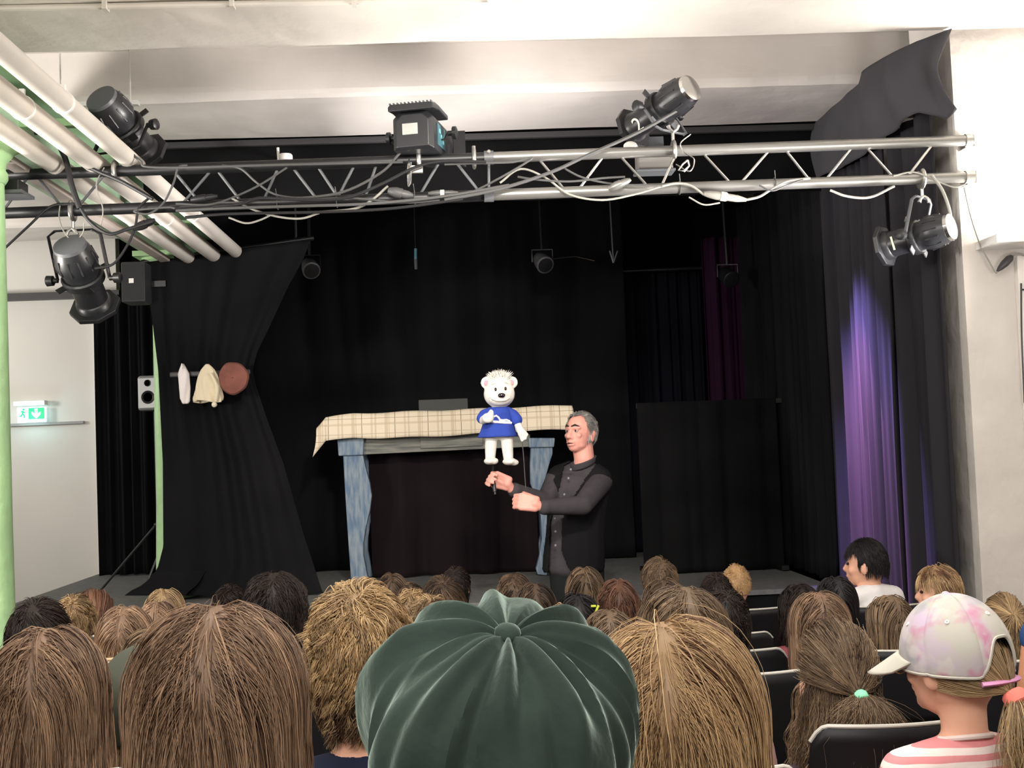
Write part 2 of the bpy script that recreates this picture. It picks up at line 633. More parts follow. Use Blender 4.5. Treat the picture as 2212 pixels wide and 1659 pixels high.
mb.grid(border, 160, 6)
o = mb.build('border_curtain', M_black, solid=0.005)
tag(o, 'long black border cloth under the ceiling beam across the stage', 'curtain')
A, B = P(335, 300, 7.1), P(1830, 252, 7.1)
o = MB().box((0.28, 7.11, 3.345), (4.22, 0.03, 0.035)).build('border_batten', M_rail, smooth=False)
tag(o, 'thin dark batten along the top of the black border cloth', 'batten')
# navy cloth at the back right, with hem pole
o = curtain_sheet(line((1.2, 10.05), (2.05, 10.05)), 0.57, 2.90, 9, 0.03, 9).build('stage_curtain', M_navycurtain, solid=0.004)
tag(o, 'dark navy pleated curtain at the back right of the stage', 'curtain')
A, B = P(1322, 587, 10.0), P(1560, 577, 10.0)
o = MB().tube([A, B], 0.018, 10).build('curtain_pole', M_metalblack)
tag(o, 'dark pole holding the navy curtain at the back right', 'pole')
o = curtain_sheet(line((1.98, 9.55), (2.31, 9.55)), 0.57, 3.1, 3, 0.03, 12, taper=0.0).build('stage_curtain', mat('plum_cloth', '#2b1628', 0.95, spec=0.05), solid=0.004)
tag(o, 'short plum coloured curtain between the navy and the side curtains', 'curtain')
# low black masking screen at the right
A, B = P(1375, 868, 8.35), P(1752, 868, 8.35)
t = thing('masking_screen', 'low wide black cloth masking screen at the right of the stage', 'screen', (A.x, 8.4, 0.57))
mb = curtain_sheet(line((A.x, 8.35), (B.x - 0.25, 8.35)), 0.57, P(1500, 866, 8.35).z, 4, 0.018, 14, nu=100)
mb.build('cloth', M_black, t, solid=0.004)
mb = MB().box(((A.x + B.x) / 2 - 0.1, 8.39, P(1500, 866, 8.35).z - 0.02), (B.x - A.x - 0.2, 0.03, 0.03))
for x in (A.x + 0.03, B.x - 0.28):
    mb.box((x, 8.4, 1.15), (0.03, 0.03, 1.15))
    mb.box((x, 8.4, 0.585), (0.05, 0.4, 0.03))
mb.build('frame', M_metalblack, t, smooth=False)

# right side curtains along the wall
def side_curtain(y0, y1, z0, z1, nf, amp, seed, label, material=M_sidecurtain, x=2.27):
    o = curtain_sheet(line((x, y0), (x, y1)), z0, z1, nf, amp, seed, taper=0.15, sway=0.02).build('side_curtain', material, solid=0.004)
    tag(o, label, 'curtain', 'pleated curtains along the right wall')


side_curtain(5.64, 6.28, 0.02, 3.06, 3.2, 0.05, 21, 'smooth dark grey side curtain nearest the white right wall', M_sidecurtain, 2.32)
side_curtain(6.26, 7.28, 0.02, 3.06, 9, 0.035, 22, 'side curtain catching the purple light in tall pleats')
side_curtain(7.34, 9.42, 0.58, 3.3, 15, 0.035, 23, 'pleated black side curtain between the purple light and the plum cloth', M_blackcurtain)

# swagged valance at the upper right corner
mb = MB()


def val(u, v):
    # u along depth 0 near -> 1 far, v 0 top -> 1 bottom
    Y = 5.42 + 1.84 * u
    zt = interp([(0, 3.35), (0.08, 3.36), (0.45, 3.42), (1, 3.36)], u)
    zb = interp([(0, 2.97), (0.05, 2.95), (0.12, 3.02), (0.3, 3.0), (0.6, 2.98), (1, 3.05)], u)
    z = zt + (zb - zt) * v
    fold = 0.028 * math.sin(36 * u + 8 * v * (0.4 - u)) * min(1, v * 2 + 0.1) * max(0, 1 - u * 0.9)
    bag = 0.05 * math.sin(math.pi * v) * (1 - 0.5 * u)
    return Vector((interp([(0, 2.345), (0.12, 2.26), (0.3, 2.215), (1, 2.2)], u) - bag - fold, Y, z))


mb.grid(val, 120, 24)
o = mb.build('valance_cloth', mat('valance_grey', '#3f3e42', 0.85, spec=0.15, sheen=0.3), solid=0.004)
tag(o, 'draped dark grey valance cloth in the upper right corner under the beam', 'valance')

# front left curtain, gathered at a tie and spreading on the stage
YL = 8.12
leftpx = [(515, 320), (565, 312), (700, 330), (800, 342), (1000, 352), (1180, 353), (1230, 340), (1262, 312), (1282, 272), (1290, 268)]
rightpx = [(515, 672), (560, 655), (620, 622), (700, 585), (760, 556), (800, 545), (830, 552), (900, 575), (1000, 612), (1150, 655), (1290, 700)]
rnd = random.Random(31)
cf = [(rnd.uniform(3, 14), rnd.uniform(0, 6.28), rnd.uniform(0.4, 1)) for _ in range(6)]


def swag(u, v):
    # v: 0 top .. 1 bottom; top edge slopes
    yt = 567 - 50 * u
    py = yt + (1286 - yt) * v
    xl = interp(leftpx, py)
    xr = interp(rightpx, py)
    squeeze = interp([(515, 0.0), (700, 0.25), (800, 0.6), (900, 0.45), (1290, 0.1)], py)
    uu = u + squeeze * 0.45 * u * (1 - u)
    px = xl + (xr - xl) * uu
    off = sum(w * math.sin(f * u * 3.1 + p + 0.5 * math.sin(v * 4 + p)) for f, p, w in cf) / 3
    amp = 0.035 + 0.03 * squeeze * 2
    edge = min(1, min(u, 1 - u) * 8 + 0.3)
    q = P(px, py, YL - off * amp * edge - 0.15 * max(0, (v - 0.93)) / 0.07 * (1 if u < 0.3 else 0.5))
    q.z = max(q.z, 0.575)
    return q


o = MB().grid(swag, 150, 70).build('tied_curtain', M_blackcurtain, solid=0.005)
tag(o, 'black curtain at the left of the stage gathered sideways by a tie', 'curtain')
A, B = P(306, 566, 8.2), P(678, 514, 8.2)
o = MB().tube([A, B], 0.016, 10).build('curtain_pole', M_metalblack)
tag(o, 'dark pole carrying the tied-back black curtain at the left', 'pole')
A = P(640, 519, 8.24)
o = MB().tube([A, (A.x, 8.24, 3.55)], 0.008, 8).build('hanging_rod', M_metalblack)
tag(o, 'thin dark rod holding the curtain pole up at its right end', 'rod')

# ================================================================== the painted table
M_blue = mat('blue_distressed', '#5c748f', 0.65, var=0.1, vscale=6, color2='#8d9aa3', streak=(9, 9, 1.4))
M_bluegrey = mat('grey_distressed', '#5f6360', 0.65, var=0.1, vscale=5, color2='#8b8a80', streak=(1.0, 5, 10))
YT = 8.6
t = thing('painted_table', 'blue grey painted stage table with curved legs and a chequered cloth', 'table', (P(960, 1245, YT).x, YT + 0.2, 0.56))
t['label'] = 'large blue-grey painted table prop with curved legs standing on the stage'
s = YT / F_PX


def outline(pts, Y):
    return [P(x, y, Y) for x, y in pts]


legL = [(741, 982), (783, 982), (789, 1010), (799, 1045), (803, 1070), (799, 1100), (790, 1135), (785, 1165), (785, 1190), (791, 1220), (797, 1246), (758, 1246), (754, 1190), (749, 1120), (744, 1040)]
legR = [(1147, 964), (1194, 964), (1195, 990), (1188, 1010), (1172, 1040), (1166, 1060), (1166, 1080), (1172, 1110), (1178, 1140), (1180, 1170), (1176, 1195), (1166, 1225), (1163, 1245), (1195, 1245), (1190, 1220), (1200, 1180), (1198, 1140), (1190, 1100), (1185, 1060), (1196, 1020)]
legR = [(1147, 964), (1194, 964), (1194, 985), (1186, 1010), (1178, 1040), (1176, 1070), (1180, 1100), (1187, 1140), (1190, 1180), (1184, 1215), (1182, 1249), (1162, 1247), (1158, 1235), (1165, 1208), (1171, 1170), (1168, 1120), (1156, 1075), (1146, 1050), (1145, 1010)]
for pts, y0 in ((legL, YT), (legR, YT), ([(x + 10, y) for x, y in legL], YT + 0.42), ([(x - 4, y) for x, y in legR], YT + 0.42)):
    mb = MB().prism(outline(pts, y0), (0, 0.07, 0))
    zmin = min(v[2] for v in mb.v)
    mb.v = [(v[0], v[1], 0.562 + (v[2] - zmin) * ((P(760, 975, YT).z - 0.562) / (max(q[2] for q in mb.v) - zmin))) for v in mb.v]
    mb.build('leg', M_blue, t, smooth=False, bevel=0.006)
for pts in ([(728, 938), (786, 938), (785, 983), (731, 985)], [(1141, 946), (1199, 946), (1197, 966), (1143, 967)]):
    MB().prism(outline(pts, YT - 0.03), (0, 0.13, 0)).build('corner_block', M_blue, t, smooth=False, bevel=0.008)
MB().prism(outline([(784, 936), (1145, 938), (1145, 965), (784, 982)], YT + 0.01), (0, 0.03, 0)).build('apron', M_bluegrey, t, smooth=False, bevel=0.003)
dr = MB().prism(outline([(908, 944), (1043, 944), (1043, 963), (908, 969)], YT - 0.008), (0, 0.03, 0)).build('drawer', M_bluegrey, t, smooth=False, bevel=0.004)
MB().prism(outline([(786, 936), (1145, 938), (1145, 965), (786, 982)], YT + 0.46), (0, 0.03, 0)).build('apron', M_bluegrey, t, smooth=False)
ztop = P(960, 889, YT).z
zb = P(960, 937, YT).z
x0, x1 = P(722, 900, YT).x, P(1205, 900, YT).x
MB().box(((x0 + x1) / 2, YT + 0.22, ztop - 0.02), (x1 - x0, 0.56, 0.035)).build('tabletop', M_bluegrey, t, smooth=False)

# chequered tablecloth
mcl = bpy.data.materials.new('plaid_cloth')
mcl.use_nodes = True
nt = mcl.node_tree
bs = nt.nodes['Principled BSDF']
bs.inputs['Roughness'].default_value = 0.9
bs.inputs['Specular IOR Level'].default_value = 0.1
uv = nt.nodes.new('ShaderNodeUVMap')
sep = nt.nodes.new('ShaderNodeSeparateXYZ')
nt.links.new(uv.outputs[0], sep.inputs[0])


def band(sock, freq, off, width):
    mu = nt.nodes.new('ShaderNodeMath'); mu.operation = 'MULTIPLY_ADD'
    mu.inputs[1].default_value = freq; mu.inputs[2].default_value = off
    nt.links.new(sock, mu.inputs[0])
    fr = nt.nodes.new('ShaderNodeMath'); fr.operation = 'FRACT'
    nt.links.new(mu.outputs[0], fr.inputs[0])
    lt = nt.nodes.new('ShaderNodeMath'); lt.operation = 'LESS_THAN'
    lt.inputs[1].default_value = width
    nt.links.new(fr.outputs[0], lt.inputs[0])
    return lt.outputs[0]


prev = nt.nodes.new('ShaderNodeRGB')
prev.outputs[0].default_value = lin('#eee0c8')
prev = prev.outputs[0]
bands = [(0, 5, 0.0, 0.10, '#cbb697', .55), (0, 5, 0.42, 0.06, '#cdb899', .5), (0, 5, 0.30, 0.05, '#bfae98', .5), (0, 5, 0.7, 0.018, '#7b6348', .9),
         (1, 5, 0.1, 0.10, '#cbb697', .5), (1, 5, 0.52, 0.05, '#bfae98', .5), (1, 5, 0.8, 0.02, '#8b7358', .8), (0, 5, 0.87, 0.012, '#9b8468', .7)]
for ax, fq, of, wd, cc, fac in bands:
    bsock = band(sep.outputs[ax], fq, of, wd)
    mx = nt.nodes.new('ShaderNodeMixRGB')
    ml = nt.nodes.new('ShaderNodeMath'); ml.operation = 'MULTIPLY'; ml.inputs[1].default_value = fac
    nt.links.new(bsock, ml.inputs[0])
    nt.links.new(ml.outputs[0], mx.inputs[0])
    nt.links.new(prev, mx.inputs[1])
    mx.inputs[2].default_value = lin(cc)
    prev = mx.outputs[0]
nt.links.new(prev, bs.inputs['Base Color'])

mb = MB()
cx0, cx1 = P(706, 900, YT).x, P(1234, 885, YT).x
uvs = []


def cloth(u, v):
    # v: 0 back bottom of the top -> 1 front hem
    x = cx0 + (cx1 - cx0) * u
    hang = 0.162 + 0.012 * math.sin(u * 5) + 0.02 * u
    tl = 0.55
    s_ = v * (tl + hang)
    droop = 0.02 * max(0, 1 - u * 9)
    zt = ztop + 0.006 - droop + 0.004 * math.sin(u * 23)
    if s_ < tl:
        y = YT - 0.09 + tl - s_
        z = zt
    else:
        k = s_ - tl
        y = YT - 0.09 - 0.03 * (1 - math.exp(-k * 20)) - 0.012 * math.sin(u * 31) * k / 0.2
        z = zt - k
    return Vector((x, y, z))


NU, NV = 100, 30
mb.grid(cloth, NU, NV)
# left corner flap falling off the end, right end hang
fl = MB()


def flap(u, v):
    px = 708 - 28 * v - 2 * math.sin(v * 5)
    top = Vector(cloth(0, 0.40 + 0.6 * u))
    k = 0.075 * v + 0.035 * v * u
    return top + Vector((-0.095 * v * (0.35 + 0.65 * u) - 0.015 * math.sin(u * 6) * v, -0.03 * v * u, -k * (0.55 + 0.45 * u) - 0.0))


fl.grid(flap, 14, 10)


def flapr(u, v):
    top = Vector(cloth(1, 0.0 + 1.0 * u))
    return top + Vector((0.02 * v, 0, -(0.16 * v if u < 0.75 else 0.16 * v * (1 - u) / 0.25)))


fl2 = MB().grid(flapr, 14, 6)
o = mb.build('tablecloth', mcl, smooth=True, solid=0.006)
me = o.data
# join the flaps into the cloth mesh
tmp = MB()
tmp.v, tmp.f = list(mb.v), list(mb.f)
tmp.add(fl.v, fl.f)
tmp.add(fl2.v, fl2.f)
me2 = tmp.mesh('tablecloth')
me2.materials.append(mcl)
me2.shade_smooth()
o.data = me2
uvl = me2.uv_layers.new(name='UVMap')
for lp in me2.loops:
    v = me2.vertices[lp.vertex_index].co
    yy = v.z if v.y < YT - 0.06 or v.x < cx0 or v.x > cx1 else v.z + (v.y - YT + 0.06)
    uvl.data[lp.index].uv = ((v.x + 0.31) * 0.86, yy * 1.3)
tag(o, 'cream and beige chequered tablecloth draped over the painted table', 'tablecloth')
# the box on the table top
A, B = P(905, 866, YT + 0.3), P(1010, 864, YT + 0.3)
o = MB().box(((A.x + B.x) / 2, YT + 0.3, (A.z + ztop) / 2 + 0.008), (B.x - A.x, 0.16, A.z - ztop - 0.01)).build('flat_box', mat('dark_grey_box', '#4a4c4b', 0.8), smooth=False, bevel=0.003)
tag(o, 'flat dark grey box standing on the back of the chequered table', 'box')
# cloth hanging under the table
A, B = P(800, 1100, YT + 0.3), P(1160, 1100, YT + 0.3)
o = curtain_sheet(line((A.x, YT + 0.3), (B.x, YT + 0.3)), 0.57, P(960, 985, YT).z + 0.04, 4, 0.035, 40, nu=120, taper=0.3).build('table_backcloth', M_brownblack, solid=0.004)
tag(o, 'dark brown cloth hanging inside the frame of the painted table', 'cloth')

# ================================================================== coat rack with caps
A, B = P(367, 811, 7.94), P(541, 802, 7.94)
t = thing('hat_rack', 'short dark wall rail carrying three hats on the tied black curtain', 'rack', A)
mb = MB().box(((A + B) / 2)[:], ((B - A).length, 0.02, 0.035))
mb.build('rail', M_rail, t, smooth=False, bevel=0.008)
for px in (397, 450, 505):
    c = P(px, 800 - (px - 400) * 0.04, 7.92)
    MB().tube([c + Vector((0, 0.02, 0)), c + Vector((0, -0.035, 0.0)), c + Vector((0, -0.04, 0.015))], 0.006, 8).build('peg', M_metalblack, t)
# white folded cap
c = P(397, 829, 7.9)
mb = MB()
k = 7.9 / F_PX


def wc(u, v):
    w = interp([(0, 1.5), (0.1, 6), (0.25, 11), (0.6, 11.5), (0.85, 10), (0.95, 8), (1, 5)], v) * k
    a = u * 2 * math.pi
    xx = w * math.cos(a) * (1 + 0.15 * math.sin(3 * a + 2 * v))
    sh = (3 * v - 1.5 + (4 if v > 0.9 else 0) * 0.3) * k
    return c + Vector((xx + sh, math.sin(a) * (0.022 + 0.006 * math.sin(v * 9 + 3 * a)), (43 - 86 * v) * k))


mb.grid(wc, 32, 24, wrap=True)
o = mb.build('folded_cap', mat('white_cap_cloth', '#ece4e2', 0.9), solid=0.003)
tag(o, 'narrow folded white cap, leftmost on the dark rack', 'cap')
# cream nightcap with pompom
c = P(449, 826, 7.88)
t = thing('bobble_cap', 'cream knitted cap with small pompom in the middle of the rack', 'cap', c)
mb = MB()


def bc(u, v):
    w = interp([(0, 3), (0.06, 8), (0.15, 14), (0.3, 19), (0.6, 24), (0.9, 29), (1, 28)], v) * k
    a = u * 2 * math.pi
    f = 1 + 0.15 * math.sin(7 * a + 1.5 * math.sin(v * 4)) * min(1, v * 2)
    return c + Vector((w * math.cos(a) * f, math.sin(a) * (0.010 + 0.03 * v) * f, (39 - 80 * v + (3 * math.sin(2 * a) * v)) * k))


mb.grid(bc, 64, 26, wrap=True)
mb.build('cap_body', mat('cream_knit', '#dfd2b6', 0.95, bump=0.5, bscale=120, bdist=0.003), t, solid=0.003)
MB().ell(P(463, 874, 7.84), 0.018).build('pompom', mat('cream_pom', '#e6dcc6', 1.0, bump=0.8, bscale=200, bdist=0.004), t)
q = [P(455, 806, 7.85), P(468, 835, 7.84), P(466, 868, 7.84)]
MB().tube(spline(q, 5), [0.012] * 5 + [0.016] * 5 + [0.01], 8).build('tail', mat('cream_knit', '#dfd2b6'), t)
# brown beret
c = P(505, 817, 7.86)
t = thing('beret', 'round reddish brown beret, rightmost on the dark rack', 'beret', c)
mb = MB()


def be(u, v):
    a = 2 * math.pi * u
    r = interp([(0, 0.001), (0.25, 18), (0.5, 29), (0.62, 32), (0.8, 30), (0.9, 24), (1, 20)], v) * k
    d = interp([(0, 0.034), (0.25, 0.033), (0.5, 0.024), (0.62, 0.004), (0.8, -0.02), (0.9, -0.026), (1, -0.018)], v)
    r *= 1 + 0.03 * math.sin(3 * a + 1) + 0.015 * math.sin(7 * a)
    return c + Vector((r * math.cos(a), -d, r * 1.1 * math.sin(a)))


mb.grid(be, 48, 24, wrap=True)
mb.build('crown', mat('beret_felt', '#7e4f45', 0.95, var=0.15, vscale=14, sheen=0.3), t)
MB().tube([c + Vector((0, -0.033, 0)), c + Vector((0.002, -0.045, 0.004))], 0.003, 6).build('stalk', mat('beret_felt', '#7e4f45'), t)

# ================================================================== speakers, poles and the exit sign
A = P(296, 613, 8.05)
t = thing('loudspeaker', 'black box loudspeaker mounted high beside the tied black curtain', 'speaker', A)
k = 8.05 / F_PX
MB().box(A[:], (50 * k, 0.2, 86 * k)).build('cabinet', mat('speaker_black', '#2b2d2e', 0.55), t, smooth=False, bevel=0.008)
MB().box((A.x + 0.002, A.y - 0.102, A.z + 0.0), (44 * k, 0.006, 78 * k)).build('grille', mat('speaker_grille', '#232527', 0.7, bump=0.4, bscale=400, bdist=0.002), t, smooth=False)
MB().box((A.x - 3 * k, A.y - 0.107, A.z + 2 * k), (10 * k, 0.004, 10 * k)).build('badge', M_white, t, smooth=False, bevel=0.001)
MB().box((A.x + 0.12, A.y + 0.05, A.z), (0.12, 0.04, 0.04)).build('bracket', M_metalblack, t, smooth=False)

A = P(326, 850, 9.1)
k = 9.1 / F_PX
base = (A.x + 0.07, 9.15, 0.56)
t = thing('studio_monitor', 'small silver two-way studio monitor behind the green column', 'speaker', A)
MB().box(A[:], (44 * k, 0.18, 74 * k)).build('cabinet', mat('monitor_silver', '#8f9190', 0.4, metal=0.4), t, smooth=False, bevel=0.02)
for dz, r, nm in ((-9, 13.5, 'woofer'), (21, 7, 'tweeter')):
    cc = Vector((A.x, A.y - 0.09, A.z + dz * k))
    MB().lathe([(r * k * 1.05, 0.0), (r * k, 0.006), (r * k * 0.85, 0.004), (r * k * 0.3, -0.012), (r * k * 0.25, -0.006), (0.0, 0.0)], cc, (0, -1, 0), n=24).build(nm, M_metalblack, t)
t = thing('speaker_stand', 'black stand carrying the small silver monitor behind the column', 'stand', (A.x + 0.03, 9.1, 0.56))
MB().tube([(A.x + 0.03, 9.1, 0.57), (A.x + 0.03, 9.1, A.z - 38 * k)], 0.014, 10).build('pole', M_metalblack, t)
for an in (90, 210, 330):
    MB().tube([(A.x + 0.03, 9.1, 0.8), (A.x + 0.03 + 0.1 * math.cos(R(an)), 9.1 + 0.1 * math.sin(R(an)), 0.57)], 0.01, 8).build('leg', M_metalblack, t)

A, B = P(218, 1272, 8.85), P(337, 1134, 8.85)
t = thing('brace_pole', 'thin black pole leaning diagonally from the stage floor at the left', 'pole', A)
A.z = 0.575
MB().tube([A, B], 0.009, 8).build('pole', M_metalblack, t)
MB().ell(B, 0.016).build('knob', M_metalblack, t)

# exit sign
YE = 10.26
k = YE / F_PX
A = P(66, 871, YE)
t = thing('exit_sign', 'lit green and white emergency exit sign on the white partition', 'sign', A)
MB().box((A.x, YE, A.z), (66 * k, 0.08, 10 * k)).build('housing', M_white, t, smooth=False, bevel=0.004)
c = P(69, 896, YE)
M_sw = mat('sign_white', '#ffffff', 0.5, emit='#c8fbff', estr=1.6)
M_sg = mat('sign_green', '#10a35a', 0.5, emit='#10b060', estr=0.75)
MB().box((c.x, YE, c.z), (60 * k, 0.012, 32 * k)).build('panel', M_sw, t, smooth=False)
g = P(78.5, 893, YE - 0.01)
fr = MB().box((g.x, YE - 0.009, g.z), (33 * k, 0.005, 24 * k)).build('green_field', M_sg, t, smooth=False)
ar = [(-3, 10), (3, 10), (3, -1), (9, 4), (9, -2), (0, -11), (-9, -2), (-9, 4), (-3, -1)]
MB().prism([Vector((g.x + x * k, YE - 0.0125, g.z + y * k)) for x, y in ar], (0, -0.002, 0)).build('arrow', M_sw, t, smooth=False)
g = P(50, 893, YE - 0.01)
door = MB().box((g.x - 1 * k, YE - 0.009, g.z), (15 * k, 0.004, 22 * k)).build('door_field', mat('sign_pale_green', '#9fe8c8', 0.5, emit='#a0f0e0', estr=1.0), t, smooth=False)
mb = MB()
mb.ell((g.x + 1 * k, YE - 0.013, g.z + 8 * k), (2 * k, 0.002, 2 * k))
for seg in (((0, 5), (-1, -1)), ((-1, -1), (3, -5)), ((3, -5), (2, -10)), ((-1, -1), (-4, -6)), ((-4, -6), (-7, -6)), ((0, 4), (4, 1)), ((0, 4), (-4, 3))):
    (a0, a1), (b0, b1) = seg
    mb.tube([(g.x + a0 * k, YE - 0.013, g.z + a1 * k), (g.x + b0 * k, YE - 0.013, g.z + b1 * k)], 1.2 * k, 6, flat=1)
mb.build('running_figure', M_sg, t)
lamp('exit_sign_glow', 'POINT', (c.x, YE - 0.12, c.z - 0.02), 1.1, (0.45, 0.95, 1.0), radius=0.06)

# wall uplight shelf on the right pier
zz = 2.355
t = thing('wall_uplight', 'white angular uplight tray on the white pier at the right edge', 'wall light', (2.47, YP, zz))
MB().box(((2.475 + 3.05) / 2, YP - 0.115, zz), (3.05 - 2.475, 0.23, 0.04)).build('tray', M_white, t, smooth=False, bevel=0.003)
MB().box((2.82, YP - 0.04, zz - 0.06), (0.12, 0.08, 0.09)).build('bracket', M_white, t, smooth=False, bevel=0.004)
MB().box((2.78, YP - 0.12, zz + 0.05), (0.4, 0.1, 0.06)).build('lamp_box', mat('uplight_glow', '#ffffff', 0.5, emit='#fff6e6', estr=10.0), t, smooth=False, bevel=0.01)
mb = MB().box((2.70, YP - 0.02, 1.2), (0.09, 0.04, 2.2))
tag(mb.build('riser_trunking', M_plaster, smooth=False, bevel=0.004), 'white vertical trunking below the uplight tray at the right edge', 'trunking')
YQ = YP - 0.06
t = thing('plug_connector', 'dark plug connector hanging under the white uplight tray', 'connector', P(2165, 580, YQ))
pa, pb = P(2154, 586, YQ), P(2185, 554, YQ)
d = pb - pa
MB().tube([pa, pa + d * 0.2, pa + d * 0.5, pa + d * 0.85, pb], [0.008, 0.02, 0.03, 0.03, 0.018], 14, flat=0.6).build('body', mat('plug_dark', '#3a383b', 0.5), t)
MB().tube(spline([P(2083, 405, YQ - .05), P(2098, 470, YQ), P(2118, 530, YQ), P(2135, 562, YQ), P(2150, 588, YQ), P(2156, 586, YQ)], 6), 0.004, 6).build('cord', M_cablelight, t)
MB().tube(spline([pb, P(2200, 548, YQ), P(2226, 556, YQ)], 6), 0.005, 6).build('cord', M_cablelight, t)
YQ = YP - 0.008
mb = MB().tube(spline([P(2206, 612, YQ - .04), P(2207, 720, YQ - .04), P(2213, 870, YQ - .04)], 5), 0.004, 6)
mb.tube([P(2206, 626, YQ - .04), P(2230, 624, YQ - .04)], 0.004, 6)
tag(mb.build('wall_cable', M_metalblack), 'thin dark cable running down the white pier below the uplight', 'cable')

# ================================================================== lighting truss
YR = 5.5
KR = YR / F_PX


def ych(px, lower=False):
    return (461 - 0.0375 * px) if lower else (379 - 0.0362 * px)


def truss(px0, px1, material, label, braces, mbrace):
    A = P(px0, ych(px0), YR)
    t = thing('truss_section', label, 'truss', A)
    for lo in (False, True):
        p = [P(px0, ych(px0, lo), YR), P(px1, ych(px1, lo), YR)]
        MB().tube(p, 0.0255, 20).build('chord', material, t)
    for a, b in braces:
        pa = P(a, ych(a) + 7, YR)
        pb = P(b, ych(b, True) - 7, YR)
        MB().tube([pa, pb], 0.0065, 8).build('brace', mbrace, t)
    return t


t = truss(-60, 1046, M_metalblack, 'black ladder truss section from the left edge to the middle coupling',
          [(-40, 10), (60, 8), (82, 135), (225, 168), (378, 432), (455, 395), (470, 520), (600, 570), (633, 683), (765, 730), (687, 730), (813, 790), (948, 908), (985, 1036)], M_lamptrim)
t2 = truss(1066, 2100, M_trussgrey, 'silver grey ladder truss section from the coupling to the right pier',
           [(1164, 1218), (1303, 1252), (1340, 1398), (1460, 1430), (1518, 1577), (1661, 1602), (1697, 1748), (1840, 1785), (1871, 1928), (2013, 1962)], M_chrome)
for px in (1056,):
    for lo in (False, True):
        c = P(px, ych(px, lo), YR)
        t = thing('truss_coupler', ('lower' if lo else 'upper') + ' clamp collar joining the two truss sections', 'clamp', c)
        MB().tube([c - Vector((0.022, 0, 0)), c + Vector((0.022, 0, 0))], 0.032, 20).build('collar', M_lamptrim, t)
        MB().tube([c + Vector((0, -0.03, 0.015)), c + Vector((0, -0.045, 0.02))], 0.008, 8).build('bolt', M_alu, t)
a, b = P(1056, ych(1056) + 12, YR), P(1056, ych(1056, True) - 12, YR)
tag(MB().tube([a, b], 0.006, 8).build('spreader_bar', M_lamptrim), 'thin vertical bar between the two truss coupling collars', 'bar')
for px in (2092,):
    for lo in (False, True):
        c = P(px, ych(px, lo), YR)
        t = thing('wall_bracket', ('lower' if lo else 'upper') + ' bracket fixing the silver truss to the right pier', 'bracket', c)
        MB().tube([c - Vector((0.018, 0, 0)), (2.44, c.y, c.z)], 0.03, 18).build('socket', M_alu, t)
        MB().box((2.44, (c.y + YP) / 2, c.z), (0.04, YP - c.y, 0.06)).build('plate', M_alu, t, smooth=False, bevel=0.003)


# ------------------------------------------------------------------ clamps and lanterns
def clamp_parts(t, c, up=True, mtl=M_alu):
    """hook clamp round a chord with a wing bolt"""
    s = 1 if up else -1
    c = Vector(c)
    pts = [c + Vector((0, 0.036 * math.sin(a), s * 0.036 * math.cos(a))) for a in [R(q) for q in range(-150, 151, 25)]]
    MB().tube(pts, 0.011, 8, flat=1.6).build('clamp', mtl, t)
    MB().tube([c + Vector((0, 0, s * 0.03)), c + Vector((0, 0, s * 0.085))], 0.008, 8).build('bolt', mtl, t)
    q = c + Vector((0, -0.02, s * 0.085))
    mb = MB()
    for sx in (-1, 1):
        mb.tube([q, q + Vector((sx * 0.016, 0, s * 0.012)), q + Vector((sx * 0.024, 0, s * 0.03))], [0.006, 0.008, 0.01], 8)
    mb.build('wing_nut', mtl, t)


def axes(ax):
    ax = ax.normalized()
    side = ax.cross(Vector((0, 0, 1))).normalized()
    up = side.cross(ax).normalized()
    return ax, side, up


